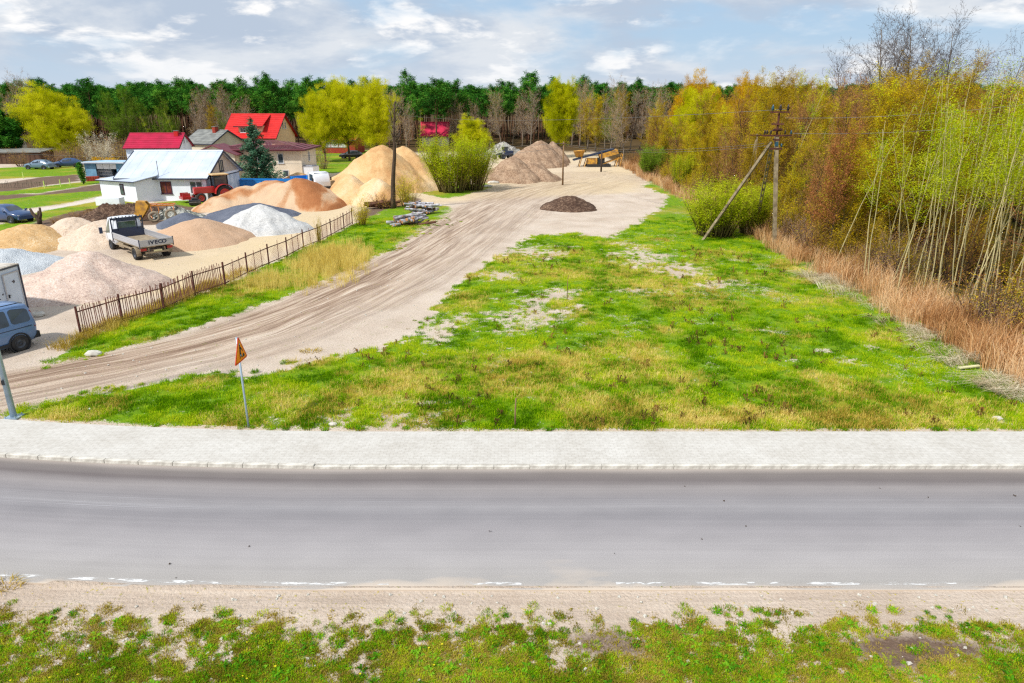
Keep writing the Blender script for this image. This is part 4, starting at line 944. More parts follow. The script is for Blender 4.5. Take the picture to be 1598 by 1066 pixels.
gravel_mat('earth_brown', [(112, 88, 70), (142, 116, 94), (168, 142, 118), (188, 164, 138)], .12, .6)
gravel_mat('earth_dark', [(58, 42, 34), (88, 68, 56), (140, 116, 96)], .12, .7)
gravel_mat('rubble_grey', [(120, 116, 108), (176, 172, 164), (206, 202, 194)], .35, 1.2, 1.0)
M('orange_deep', rgb(206, 122, 58), rgb(190, 104, 44), 2, .95)
def heap(name, label, cones, mat, seed=0, rough=.08, round_=.35, cell=None, ridge=0):
    """cones: (x, y, radius, height). One height field over all cones."""
    x0 = min(c[0]-c[2]*1.35 for c in cones)-.4; x1 = max(c[0]+c[2]*1.35 for c in cones)+.4
    y0 = min(c[1]-c[2]*1.35 for c in cones)-.4; y1 = max(c[1]+c[2]*1.35 for c in cones)+.4
    n = 110; cell = cell or max((x1-x0)/n, .07); nx = int((x1-x0)/cell)+2; ny = int((y1-y0)/cell)+2
    X, Y = np.meshgrid(np.linspace(x0, x1, nx), np.linspace(y0, y1, ny)); Z = np.full(X.shape, -1.0)
    for i, (cx, cy, r, h) in enumerate(cones):
        wob = 1+.45*(fbm(np.arctan2(Y-cy, X-cx)*1.2+10, X*0+seed+i, seed, 3)-.5)
        q = np.hypot(X-cx, Y-cy)/(r*wob)
        k = round_
        prof = h*(1-np.sqrt(q*q+k*k*.35)+k*.55*.35)*1.0
        prof = np.where(q > .62, prof+h*.10*(q-.62)**1.5*2.2, prof)
        prof = prof-h*np.clip(q-.93, 0, 9)*.75
        Z = np.maximum(Z, prof) if i == 0 else -np.log(np.exp(-np.clip(-Z*3, -30, 30)*1)+np.exp(np.clip(prof*3, -30, 30)))/-3 if False else np.maximum(Z, prof)
    Z = Z+(fbm(X*.9, Y*.9, seed+3, 5)-.5)*rough*5*np.clip(Z+.15, 0, 1)+(.5-np.abs(fbm(X*.5, Y*.5, seed+13, 4)-.5)*6)*rough*.7*np.clip(Z, 0, 1)+(fbm(X*4, Y*4, seed+9, 3)-.5)*rough*np.clip(Z*2, 0, 1)
    if ridge: Z = Z+ridge*np.sin(np.hypot(X-cones[0][0], Y-cones[0][1])*3)*np.clip(Z, 0, 1)
    Z = np.maximum(Z, -.12)
    cx, cy = cones[0][0], cones[0][1]
    V = np.stack([X.ravel()-cx, Y.ravel()-cy, Z.ravel()], 1); idx = np.arange(nx*ny).reshape(ny, nx)
    q = np.stack([idx[:-1, :-1], idx[:-1, 1:], idx[1:, 1:], idx[1:, :-1]], -1).reshape(-1, 4)
    keep = Z.ravel()[q].max(1) > -.1; q = q[keep]
    uq, inv = np.unique(q, return_inverse=True)
    me = bpy.data.meshes.new(name); me.from_pydata(V[uq].tolist(), [], inv.reshape(-1, 4).tolist()); me.materials.append(MATS[mat])
    me.polygons.foreach_set('use_smooth', [True]*len(me.polygons)); me.update()
    o = bpy.data.objects.new(name, me); COL.objects.link(o); o.location = (cx, cy, 0)
    return tag(o, label, 'heap')
def cone(xa, ya, xl, xr, yb):
    """heap seen with apex (xa, ya), outline xl..xr and foot yb in the photograph -> real cone standing on the ground"""
    Yf = G(xa, yb)[1]; r = 2.0
    for _ in range(12):
        Yc = Yf+r*.92; depth = Yc*math.cos(TH)+HC*math.sin(TH); r = (xr-xl)/2*depth/F
    x = ((xl+xr)/2*.5+xa*.5-799)/F*depth; h = ZA(xa, ya, Yc)[1]
    return (x, Yc, r, max(h, .3)*1.03)
heap('gravel_heap', 'beige orange speckled gravel heap nearest the parked dark blue car', [cone(45, 347, -35, 130, 398)], 'gravel_beige', 1)
heap('gravel_heap', 'cream gravel heap behind the beige speckled one', [cone(112, 334, 55, 185, 385)], 'gravel_cream', 2)
heap('gravel_heap', 'cream gravel heap hidden partly by the dropside truck cab', [cone(163, 338, 95, 235, 392)], 'gravel_cream', 3)
heap('gravel_heap', 'pale bluish white gravel heap above the white container', [cone(-12, 386, -110, 76, 440)], 'gravel_pale', 4)
heap('gravel_heap', 'large pinkish gravel heap in front of the dropside truck', [cone(135, 388, 28, 245, 474)], 'gravel_pink', 5)
heap('sand_heap', 'smooth pinkish tan fine gravel heap right of the dropside truck', [cone(308, 338, 232, 402, 389)], 'sand_fine', 6, .03)
heap('rubble_heap', 'coarse white and grey rubble heap behind the dark grit ridge', [cone(274, 322, 236, 316, 344)], 'gravel_rubble', 7, .22)
heap('grit_heap', 'dark slate grey grit ridge behind the pinkish tan heap', [cone(288, 330, 246, 336, 358)], 'gravel_dark', 8, .03)
heap('grit_heap', 'dark slate grey grit heap behind the white gravel cone', [cone(388, 315, 335, 474, 346)], 'gravel_dark', 9, .03)
heap('gravel_heap', 'white gravel cone in front of dark grit and orange sand', [cone(408, 314, 345, 482, 370)], 'gravel_white', 10)
heap('sand_heap', 'long orange sand heap with several crests behind the white gravel', [cone(466, 274, 395, 552, 330), cone(385, 286, 312, 450, 330), cone(430, 276, 350, 505, 328), cone(345, 303, 305, 385, 332)], 'sand_orange', 11, .07)
heap('sand_heap', 'biggest yellow sand heap with twin peaks behind the dark trunk', [cone(603, 219, 508, 682, 304), cone(634, 221, 548, 702, 298), cone(618, 232, 530, 690, 302)], 'sand_yellow', 12, .10)
heap('sand_heap', 'lower sandy apron heap leaning on the biggest sand heap', [cone(547, 268, 500, 600, 320), cone(590, 272, 540, 640, 322)], 'sand_yellow', 13, .06)
heap('sand_heap', 'small yellow sand heap between the beige house and the blue tipper', [cone(466, 267, 436, 500, 287)], 'sand_yellow', 14, .04)
heap('rubble_heap', 'pale grey rubble heap in front of the dark pine trunks', [cone(786, 219, 750, 822, 246)], 'rubble_grey', 15, .2)
heap('rubble_heap', 'small pale rubble heap just left of the pale grey one', [cone(745, 226, 728, 768, 240)], 'rubble_grey', 16, .15)
heap('earth_heap', 'tall brown earth heap with flat top in the clearing', [cone(848, 215, 795, 886, 262), cone(866, 217, 830, 888, 256), cone(828, 225, 780, 870, 264)], 'earth_brown', 17, .13)
heap('earth_heap', 'lower rutted brown earth heap spreading in front of the tall one', [cone(800, 240, 750, 850, 286), cone(832, 252, 790, 876, 284)], 'earth_brown', 18, .13)
heap('earth_heap', 'small dark earth mound alone on the pale clearing', [cone(890, 301, 845, 933, 331)], 'earth_dark', 19, .12)
heap('earth_heap', 'low mound of brown soil and roots before the annexe', [cone(180, 318, 120, 232, 346), cone(215, 314, 170, 262, 344), cone(150, 330, 110, 200, 352)], 'earth_dark', 20, .3)
M('debris_plastic', rgb(30, 34, 52), rgb(44, 48, 64), 3, .5)
for (px, py, r, h, lb) in ((160, 350, .9, .5, 'dark blue tarpaulin lump at the edge of the brown soil'), (186, 354, .7, .35, 'smaller dark sheet crumpled beside the tarpaulin lump')):
    x, y = G(px, py); heap('tarpaulin', lb, [(x, y, r*1.5, h)], 'debris_plastic', 30+int(px), .25)['category'] = 'tarpaulin'

# ---------------------------------------------------------------- vehicles
def paint(n, c, **k): return M(n, rgb(*c), tuple(v*.93 for v in rgb(*c)), 1.5, .35, 0, spec=.5, coat=.5, **k)
paint('car_blue', (96, 128, 172)); paint('car_dark_blue', (44, 70, 112)); paint('car_grey_blue', (104, 126, 150)); paint('truck_white', (222, 226, 232)); paint('truck_blue', (28, 122, 196))
paint('tractor_red', (176, 34, 34)); M('machine_yellow', rgb(210, 156, 56), rgb(140, 104, 62), 2.2, .6, .1); paint('machine_orange', (200, 120, 30)); paint('navy', (28, 46, 78)); paint('car_black', (34, 36, 42))
M('glass', rgb(34, 44, 54), rgb(52, 66, 78), 2, .06, spec=.9); M('glass_green', rgb(70, 100, 88), rgb(46, 62, 60), 3, .08, spec=.9)
M('rubber', rgb(42, 42, 44), rgb(60, 58, 56), 6, .85, .2); M('plastic_black', rgb(34, 36, 40), rgb(48, 50, 54), 6, .6); M('rim_steel', rgb(60, 64, 72), rgb(84, 88, 94), 8, .45, metal=.5)
M('alu_board', rgb(188, 190, 196), rgb(168, 170, 176), 2, .45, metal=.35, stretch=(.3, .3, 6)); M('chassis', rgb(60, 58, 58), rgb(92, 86, 80), 4, .8, .2)
M('lamp_red', rgb(170, 20, 26), rgb(140, 16, 20), 5, .25, spec=.6); M('plate_yellow', rgb(220, 214, 170), rgb(200, 196, 150), 6, .5); M('letter_navy', rgb(34, 44, 70), rgb(34, 44, 70), 3, .6)
M('dusty', rgb(160, 146, 122), rgb(130, 116, 98), 4, .9); M('lamp_clear', rgb(210, 214, 220), rgb(190, 194, 200), 4, .15, spec=.7)
def wheel(parent, x, y, r, w, name='wheel', rim='rim_steel', side=1, holes=True):
    h = w/2; t = MB(); t.lathe([(r*.62, -h*.8), (r*.68, -h), (r*.93, -h), (r, -h*.7), (r, h*.7), (r*.93, h), (r*.68, h), (r*.62, h*.8), (r*.62, -h*.8)], (x, y, r), 'y', 28)
    for k in range(28):    # tread blocks
        a = k*2*math.pi/28; t.box((x+math.cos(a)*r*1.0, y, r+math.sin(a)*r*1.0), (r*.05, w*.86, r*.12), 0, 0, 0, -a)
    wh = t.build(name, ['rubber'], parent, True)
    rm = MB(); o = side*h
    rm.lathe([(.001, o*.35), (r*.12, o*.4), (r*.16, o*.72), (r*.22, o*.72), (r*.26, o*.42), (r*.5, o*.5), (r*.56, o*.86), (r*.63, o*.9), (r*.63, o*.6)], (x, y, r), 'y', 28)
    for k in range(5):
        a = k*2*math.pi/5; rm.tube((x+math.cos(a)*r*.17, y+o*.6, r+math.sin(a)*r*.17), (x+math.cos(a)*r*.17, y+o*.8, r+math.sin(a)*r*.17), r*.03, None, 6)
    rm.build('rim', [rim], wh, True); return wh
def text_mesh(body, size, mat, parent, loc, rot, name='lettering', ext=.004, sx=1.0, bold=.012):
    cu = bpy.data.curves.new(name, 'FONT'); cu.body = body; cu.size = size; cu.extrude = ext; cu.align_x = 'CENTER'; cu.align_y = 'CENTER'; cu.offset = bold
    o = bpy.data.objects.new('t', cu); COL.objects.link(o); bpy.context.view_layer.update()
    me = bpy.data.meshes.new_from_object(o.evaluated_get(bpy.context.evaluated_depsgraph_get())); bpy.data.objects.remove(o)
    me.name = name; me.materials.clear(); me.materials.append(MATS[mat]); ob = bpy.data.objects.new(name, me); COL.objects.link(ob)
    ob.parent = parent; ob.location = loc; ob.rotation_euler = rot; ob.scale = (sx, 1, 1); return ob
def shell(st, mat, parent, name='body', smooth=True):
    """st: stations (x, z0, zsill, zbelt, zroof, wsill, wbelt, wroof) -> closed symmetric body"""
    mb = MB(); ring = []
    for (x, z0, zs, zb, zr, ws, wb, wr) in st:
        pts = [(x, 0, z0), (x, ws*.9, z0), (x, ws, zs), (x, (ws+wb)/2+.02, (zs+zb)/2), (x, wb, zb), (x, wr+.02, zr-.07), (x, wr-.07, zr-.01), (x, 0, zr+.02)]
        full = pts+[(p[0], -p[1], p[2]) for p in pts[-2:0:-1]]; ring.append(full)
    n = len(ring[0])
    for r in ring: mb.v += r
    for i in range(len(ring)-1):
        for k in range(n): mb.f.append((i*n+k, i*n+(k+1) % n, (i+1)*n+(k+1) % n, (i+1)*n+k)); mb.m.append(0); mb.a.append(.5)
    mb.f.append(tuple(range(n-1, -1, -1))); mb.m.append(0); mb.a.append(.5); mb.f.append(tuple((len(ring)-1)*n+k for k in range(n))); mb.m.append(0); mb.a.append(.5)
    return mb.build(name, [mat], parent, smooth), st
def side_panel(st, x0, x1, t0, t1, y, mat, parent, name, off=.012, r=.06, n=8):
    """panel lying on the body side between belt (t=0) and roof (t=1), rounded corners"""
    def at_(x, t):
        for a, b in zip(st[:-1], st[1:]):
            lo, hi = sorted((a[0], b[0]))
            if lo <= x <= hi:
                k = (x-a[0])/(b[0]-a[0]) if b[0] != a[0] else 0
                L = [a[i]+(b[i]-a[i])*k for i in range(8)]
                if t >= 0: z = L[3]+(L[4]-.07-L[3])*t; w = L[6]+(L[7]+.02-L[6])*t
                else: z = L[3]+(L[3]-L[2])*t; w = L[6]+(L[6]-L[5])*t*.6
                return (x, y*(w+off), z)
        return (x, y*.8, .8)
    tl, tr = (t1 if isinstance(t1, tuple) else (t1, t1)); rx = min(r, abs(x1-x0)/3); rt = .14
    out = []
    for cx, ct, a0 in ((x1-rx, tr-rt, 0), (x0+rx, tl-rt, 90), (x0+rx, t0+rt, 180), (x1-rx, t0+rt, 270)):
        for k in range(5):
            a = math.radians(a0+k*22.5); out.append(at_(cx+math.cos(a)*rx, ct+math.sin(a)*rt))
    mb = MB(); inn = [(p[0], p[1]-y*.03, p[2]) for p in out]; m = len(out)
    mb.v = out+inn; mb.f = [tuple(range(m)) if y > 0 else tuple(range(m-1, -1, -1))]+[(k, (k+1) % m, m+(k+1) % m, m+k) for k in range(m)]; mb.m = [0]*len(mb.f); mb.a = [.5]*len(mb.f)
    return mb.build(name, [mat], parent)
def make_car(label, mat, loc, rz, mpv=False, name='parked_car'):
    c = thing(name, label, 'car', loc, rz)
    if mpv:   # tall family van
        st = [(-2.20, .42, .55, .95, 1.10, .72, .80, .74), (-2.14, .32, .52, 1.02, 1.62, .80, .88, .66), (-2.02, .30, .50, 1.04, 1.80, .86, .91, .68), (-1.6, .26, .48, 1.04, 1.85, .90, .92, .70), (-.4, .24, .46, 1.04, 1.86, .91, .93, .71), (.5, .24, .46, 1.04, 1.82, .91, .93, .70),
              (.95, .24, .46, 1.04, 1.66, .91, .93, .68), (1.35, .26, .46, 1.04, 1.30, .90, .91, .72), (1.62, .28, .48, 1.02, 1.14, .88, .89, .78), (2.05, .30, .5, .92, .98, .84, .84, .74), (2.2, .36, .52, .78, .86, .70, .72, .60)]
        wb, wx, wr = .79, (-1.35, 1.38), .335
    else:
        st = [(-2.15, .40, .5, .86, .92, .66, .72, .6), (-2.05, .3, .48, .92, .98, .8, .84, .74), (-1.75, .26, .46, .94, 1.10, .84, .86, .66), (-1.3, .24, .44, .94, 1.38, .85, .87, .58), (-.7, .22, .42, .94, 1.46, .86, .88, .58), (.1, .22, .42, .93, 1.46, .86, .88, .58),
              (.5, .22, .42, .92, 1.34, .86, .88, .58), (1.0, .24, .44, .92, 1.02, .85, .86, .68), (1.4, .26, .46, .88, .94, .84, .85, .74), (1.95, .3, .46, .76, .82, .78, .8, .7), (2.12, .36, .5, .62, .7, .62, .66, .55)]
        wb, wx, wr = .74, (-1.3, 1.32), .31
    body, _ = shell(st, mat, c)
    for y in (1, -1):
        arch = MB()
        for x in wx:
            arch.lathe([(wr*1.30, y*(wb+.10)), (wr*1.30, y*(wb+.155)), (wr*1.12, y*(wb+.158)), (wr*1.10, y*(wb+.04)), (.02, y*(wb+.04))], (x, 0, wr), 'y', 26)
        arch.build('wheel_arch', ['plastic_black'], c, True)
        for x in wx: wheel(c, x, y*(wb+.075), wr, .2, side=y)
        if mpv:
            side_panel(st, -1.98, -1.22, .12, (.86, .92), y, 'glass', c, 'rear_quarter_window', .015, .16); side_panel(st, -1.12, -.18, .10, .92, y, 'glass', c, 'door_window', .015); side_panel(st, -.08, .98, .08, (.92, .80), y, 'glass', c, 'door_window', .015)
            MB().path([(-1.9, y*.67, 1.86), (-1.75, y*.68, 1.90), (-.2, y*.69, 1.93), (.4, y*.68, 1.89), (.5, y*.67, 1.84)], .018, 6).build('roof_rail', ['plastic_black'], c)
            side_panel(st, -2.17, -2.06, -.35, .85, y, 'lamp_red', c, 'tail_light', .012, .03)
            MB().b2(-.95, .95, y*.93-.012, y*.93+.012, .30, .42).build('side_sill', ['plastic_black'], c)
            sl_ = MB().b2(-1.95, -.3, y*.928-.006, y*.928+.008, .92, .95); sl_.build('door_rail', ['navy'], c)
        else:
            side_panel(st, -1.45, -.55, .1, (.75, .9), y, 'glass', c, 'door_window', .012); side_panel(st, -.48, .55, .1, (.9, .75), y, 'glass', c, 'door_window', .012)
            side_panel(st, -2.12, -1.95, -.5, -.1, y, 'lamp_red', c, 'tail_light', .012, .04)
        MB().box((.9, y*1.0, 1.08 if mpv else .98), (.12, .18, .14)).build('mirror', [mat], c)
        MB().box((st[-1][0]-.12, y*.58, .66), (.14, .26, .12)).build('headlight', ['lamp_clear'], c)
    MB().box((-2.14 if mpv else -2.1, 0, .46), (.26, 1.62, .26)).build('rear_bumper', ['plastic_black' if mpv else mat], c)
    MB().box((2.14 if mpv else 2.06, 0, .44), (.2, 1.5, .22)).build('front_bumper', ['plastic_black' if mpv else mat], c)
    if mpv:
        MB().poly([(-2.2, -.58, 1.12), (-2.2, .58, 1.12), (-2.1, .54, 1.62), (-2.1, -.54, 1.62)]).build('rear_window', ['glass'], c)
        MB().poly([(1.38, .74, 1.30), (1.38, -.74, 1.30), (.96, -.60, 1.67), (.96, .60, 1.67)]).build('windscreen', ['glass'], c)
    else:
        MB().poly([(-1.80, -.6, 1.08), (-1.80, .6, 1.08), (-1.33, .5, 1.38), (-1.33, -.5, 1.38)]).build('rear_window', ['glass'], c)
        MB().poly([(1.06, .62, 1.02), (1.06, -.62, 1.02), (.52, -.5, 1.36), (.52, .5, 1.36)]).build('windscreen', ['glass'], c)
    return c
def place_by(root_fn, px, py, off, rz):
    x, y = G(px, py); c, s = math.cos(rz), math.sin(rz); return (x-(off[0]*c-off[1]*s), y-(off[0]*s+off[1]*c), 0)
rz = math.radians(246)
make_car('blue grey family van with black wheel arches beside the white container', 'car_blue', place_by(None, 33, 547, (-1.35, .86), rz), rz, True, 'parked_van')
rz = math.radians(-18); make_car('dark blue car parked on the grass beside the nearest beige heap', 'car_dark_blue', place_by(None, 19, 349, (1.3, -.8), rz), rz)
x, y = G(63, 264); make_car('light grey blue car parked before the brown hedge', 'car_grey_blue', (x, y, 0), math.radians(175))
x, y = G(106, 261); make_car('dark blue car half behind the reddish weeds near the blue shed', 'car_dark_blue', (x, y, 0), math.radians(205))
x, y = G(548, 247); make_car('dark car parked under the orange eaves beyond the willow', 'car_black', (x, y, 0), math.radians(185))

# dropside truck
rz = math.radians(137)
T = thing('dropside_truck', 'white cab dropside truck with aluminium side boards parked between gravel heaps', 'truck', place_by(None, 214, 405, (-1.75, .98), rz), rz)
st = [(2.05, .45, .6, 1.15, 2.26, .92, .98, .86), (2.6, .42, .6, 1.15, 2.30, .92, .98, .86), (3.0, .40, .6, 1.13, 2.26, .92, .98, .84), (3.35, .40, .6, 1.10, 1.92, .92, .97, .82), (3.62, .42, .6, 1.08, 1.50, .91, .95, .84), (3.85, .42, .6, 1.02, 1.20, .88, .90, .82), (4.05, .45, .62, .88, .98, .78, .80, .70)]
shell(st, 'truck_white', T, 'cab')
for y in (1, -1):
    side_panel(st, 2.62, 3.52, .08, (.93, .66), y, 'glass_green', T, 'door_window', .014); side_panel(st, 2.12, 4.0, -.95, -.62, y, 'navy', T, 'cab_skirt', .014, .03)
    MB().tube((3.3, y*.98, 1.25), (3.38, y*1.28, 1.3), .02).box((3.36, y*1.30, 1.34), (.14, .2, .42)).build('mirror', ['navy'], T)
    wheel(T, 2.95, y*.86, .36, .22, side=y); wheel(T, -1.75, y*.90, .36, .42, side=y)
    fen = MB()
    for a in range(-10, 190, 20):
        t0, t1 = math.radians(a), math.radians(a+20); fen.prism([(-1.75+.46*math.cos(t0), .36+.46*math.sin(t0)), (-1.75+.46*math.cos(t1), .36+.46*math.sin(t1)), (-1.75+.49*math.cos(t1), .36+.49*math.sin(t1)), (-1.75+.49*math.cos(t0), .36+.49*math.sin(t0))], 'y', y*.98-.16, y*.98+.12)
    fen.build('mudguard', ['dusty'], T)
    MB().box((-2.72, y*.82, .74), (.10, .34, .16)).build('tail_light', ['lamp_red'], T)
    sb = MB(); x0, x1 = -2.80, 1.92
    for k in range(4): sb.box(((x0+x1)/2, y*1.03, 1.0+k*.10), (x1-x0, .028+.012*(k % 2), .097))
    sb.build('side_board', ['alu_board'], T)
    for x in (-2.80, 1.94): MB().box((x, y*1.05, 1.12), (.07, .06, .58)).build('corner_post', ['navy'], T)
    MB().box((.2, y*.96, .62), (2.9, .05, .12)).box((.9, y*.80, .62), (.9, .3, .34)).build('side_guard', ['dusty'], T)
sb = MB()
for k in range(4): sb.box((-2.83, 0, 1.0+k*.10), (.028+.012*(k % 2), 2.06, .097))
tb_ = sb.build('tailgate', ['alu_board'], T)
for i, ch_ in enumerate('IVECO'):
    text_mesh(ch_, .33, 'letter_navy', tb_, (-2.862, .52-i*.25 if i else .46, 1.16), (math.pi/2, 0, -math.pi/2), 'letter', .004, 1.15, .008)
MB().b2(-2.82, 1.95, -1.03, 1.03, .885, .93).build('load_bed', ['dusty'], T)
hb = MB().b2(1.96, 2.0, -1.03, 1.03, .92, 1.42)
for z in (1.5, 2.22): hb.b2(1.96, 2.0, -1.03, 1.03, z-.08, z+.05)
for y in (-1.0, -.62, .62, 1.0): hb.b2(1.96, 2.0, y-.04, y+.04, 1.42, 2.3)
hb.b2(1.96, 2.0, -.6, .6, 2.0, 2.15)
for k in range(9): hb.box((1.98, -.9+k*.225, 2.31), (.05, .06, .06))
hb.build('headboard', ['navy'], T)
MB().b2(2.01, 2.03, -.56, .56, 1.45, 1.98).build('rear_window', ['glass_green'], T)
ch = MB()
for y in (.42, -.42): ch.b2(-2.7, 2.3, y-.04, y+.04, .62, .82)
for x in (-2.5, -1.2, 0, 1.2): ch.b2(x-.05, x+.05, -.42, .42, .66, .78)
ch.tube((-1.75, -.85, .36), (-1.75, .85, .36), .07); ch.tube((2.95, -.8, .36), (2.95, .8, .36), .05); ch.build('chassis_frame', ['chassis'], T)
MB().box((-2.78, 0, .52), (.08, 1.5, .12)).box((-2.7, .5, .66), (.1, .06, .3)).box((-2.7, -.5, .66), (.1, .06, .3)).build('underrun_bar', ['dusty'], T)
MB().box((-2.83, -.02, .62), (.02, .52, .11)).build('number_plate', ['plate_yellow'], T)
MB().box((3.6, 0, .5), (.9, 1.6, .3)).build('front_bumper', ['navy'], T)
MB().poly([(3.64, .8, 1.46), (3.64, -.8, 1.46), (3.06, -.78, 2.24), (3.06, .78, 2.24)]).build('windscreen', ['glass'], T)

# white office container
M('cont_white', rgb(206, 216, 228), rgb(192, 202, 214), 1.2, .5); M('cont_top', rgb(206, 200, 190), rgb(170, 160, 146), 2, .8)
cc = G(47, 489)
C_ = thing('office_container', 'white site container with dark blue corner trim beside the family van', 'container', (cc[0], cc[1], 0), math.radians(-3))
wl = MB().b2(-5.95, -.03, -2.35, -.05, .1, 2.42); w_ = wl.build('wall', ['cont_white'], C_)
MB().b2(-5.98, .0, -2.4, 0, 2.425, 2.47).b2(-5.9, -.1, -2.3, -.1, 2.47, 2.485, 0).build('roof', ['cont_top'], C_)
tr_ = MB()
for y in (-.035, -2.365): tr_.b2(-.075, .012, y-.035, y+.035, .04, 2.42)
tr_.b2(-.06, .012, -2.33, -.07, 2.36, 2.425).b2(-.06, .008, -2.33, -.07, .03, .12); tr_.build('corner_trim', ['navy'], C_)
dr = MB().b2(-.03, .014, -1.12, -.2, .14, 2.12).build('door', ['cont_white'], C_)
fr = MB().b2(-.03, .03, -1.18, -1.12, .12, 2.18).b2(-.03, .03, -.2, -.14, .12, 2.18).b2(-.03, .03, -1.12, -.2, 2.12, 2.18).build('frame', ['alu_board'], dr)
MB().box((.035, -1.04, 1.12), (.05, .05, .16)).box((.06, -1.0, 1.16), (.02, .12, .02)).build('handle', ['plastic_black'], dr)
mk = MB(); mk.prism([(-.70, 1.74), (-.52, 1.80), (-.48, 1.70), (-.58, 1.62), (-.62, 1.70)], 'x', .015, .019); mk.build('emblem', ['navy'], dr)
MB().prism([(-1.38, 1.30), (-1.28, 1.34), (-1.26, 1.26), (-1.34, 1.24)], 'x', -.028, -.024).build('emblem', ['navy'], C_)

# tractor
M('cream_roof', rgb(206, 176, 128), rgb(186, 156, 110), 2, .6)
tx, ty = G(338, 313)
K = thing('tractor', 'old red tractor with a cream roofed cab beside the gable wall', 'tractor', (tx, ty, 0), math.radians(218)); K.scale = (1.12, 1.12, 1.12)
bd = MB().b2(.1, 1.9, -.32, .32, .75, 1.35).b2(1.7, 1.95, -.28, .28, .7, 1.28); bevel(bd.build('bonnet', ['tractor_red'], K), .06)
fe = MB()
for y in (-.85, .85):
    for a in range(0, 180, 20):
        t0, t1 = math.radians(a), math.radians(a+20); fe.prism([(-.6+.82*math.cos(t0), .72+.82*math.sin(t0)), (-.6+.82*math.cos(t1), .72+.82*math.sin(t1)), (-.6+.86*math.cos(t1), .72+.86*math.sin(t1)), (-.6+.86*math.cos(t0), .72+.86*math.sin(t0))], 'y', y-.22, y+.22)
fe.b2(-1.1, .1, -.6, .6, .7, 1.25); fe.build('mudguard', ['tractor_red'], K)
cf = MB()
for x, y in ((.12, .55), (.12, -.55), (-1.05, .55), (-1.05, -.55)): cf.b2(x-.05, x+.05, y-.05, y+.05, 1.2, 2.35)
cf.build('cab_frame', ['plastic_black'], K); bevel(MB().b2(-1.2, .3, -.7, .7, 2.35, 2.47).build('cab_roof', ['cream_roof'], K), .04)
MB().b2(.10, .12, -.5, .5, 1.4, 2.3).b2(-1.02, .08, .54, .55, 1.4, 2.3).b2(-1.02, .08, -.55, -.54, 1.4, 2.3).build('cab_window', ['glass'], K)
for y in (-.82, .82): wheel(K, -.6, y, .72, .38, side=1 if y > 0 else -1, rim='tractor_red'); wheel(K, 1.5, y*.85, .42, .22, side=1 if y > 0 else -1, rim='tractor_red')
MB().tube((1.2, .2, 1.3), (1.2, .2, 2.0), .03).build('exhaust', ['chassis'], K)
mo_ = MB().b2(2.2, 3.1, -.7, .7, .35, .6).b2(2.0, 2.2, -.1, .1, .4, .6).box((2.7, .4, .75), (.7, .08, .3)).box((2.7, -.4, .75), (.7, .08, .3)); mo_.build('front_loader', ['tractor_red'], K)
tx, ty = G(305, 321)
e = thing('engine_block', 'dark greasy engine block standing on the grass by the tractor', 'scrap', (tx, ty, 0), .4)
bevel(MB().b2(-.55, .55, -.35, .35, .1, .6).b2(-.3, .3, -.2, .2, .6, .8).build('block', ['car_black'], e), .05); MB().tube((-.5, -.38, .35), (.5, -.38, .35), .07).tube((.2, 0, .8), (.2, 0, 1.0), .12).build('pipe', ['chassis'], e)

# yellow loader bucket and orange cultivator
bx, by = G(222, 345)
B = thing('loader_bucket', 'upright yellow excavator bucket arm lying among scrap by the soil', 'scrap', (bx, by, 0), math.radians(10))
bb = MB(); pr = [(-.75, .05), (-.35, .9), (-.15, 1.75), (.55, 1.7), (.8, 1.35), (.55, .9), (.15, .35), (-.2, .0)]
bb.prism(pr, 'y', -.35, -.27).prism(pr, 'y', .27, .35); bb.prism([(-.75, .05), (-.35, .9), (-.15, 1.75), (-.07, 1.72), (-.27, .9), (-.67, .02)], 'y', -.27, .27); bb.prism([(-.15, 1.75), (.55, 1.7), (.54, 1.62), (-.12, 1.67)], 'y', -.27, .27)
bb.box((.1, 0, 1.1), (.9, .5, .07), 0, 0, 0, .5).box((0, 0, .7), (.7, .5, .07), 0, 0, 0, .4); bb.build('bucket', ['machine_yellow'], B)
for i in range(4): MB().box((-.72, -.24+i*.16, -.02), (.14, .06, .16)).build('tooth', ['chassis'], B)
cx_, cy_ = G(256, 340)
Cc = thing('cultivator', 'rusty orange implement frame on stacked tyres beside the yellow bucket', 'implement', (cx_, cy_, 0), math.radians(12))
f_ = MB().box((0, -.3, 1.15), (2.1, .1, .1)).box((0, .3, 1.22), (2.1, .1, .1))
for x in (-1, -.5, 0, .5, 1): f_.box((x, 0, 1.19), (.09, .7, .08))
f_.build('frame', ['machine_orange'], Cc)
for i, x in enumerate((-.9, -.3, .4, .95)):
    MB().path([(x, -.25, 1.15), (x+.1, -.45, .7), (x-.05, -.4, .25), (x+.12, -.6, .05)], .04, 6).build('tine', ['machine_orange' if i != 2 else 'chassis'], Cc)
for (px, py, lb, z, n_) in ((242, 347, 'worn tyre standing beside the yellow bucket', 0, 1), (268, 343, 'worn tyre leaning under the orange implement frame', 0, 1)):
    x, y = G(px, py); t = MB().lathe([(.28, -.1), (.33, -.13), (.45, -.12), (.48, 0), (.45, .12), (.33, .13), (.28, .1), (.28, -.1)], (0, 0, .48), 'y', 24).build('old_tyre', ['dusty'], None, True); t.location = (x, y, 0); t.rotation_euler = (0, 0, .5); tag(t, lb, 'tyre')

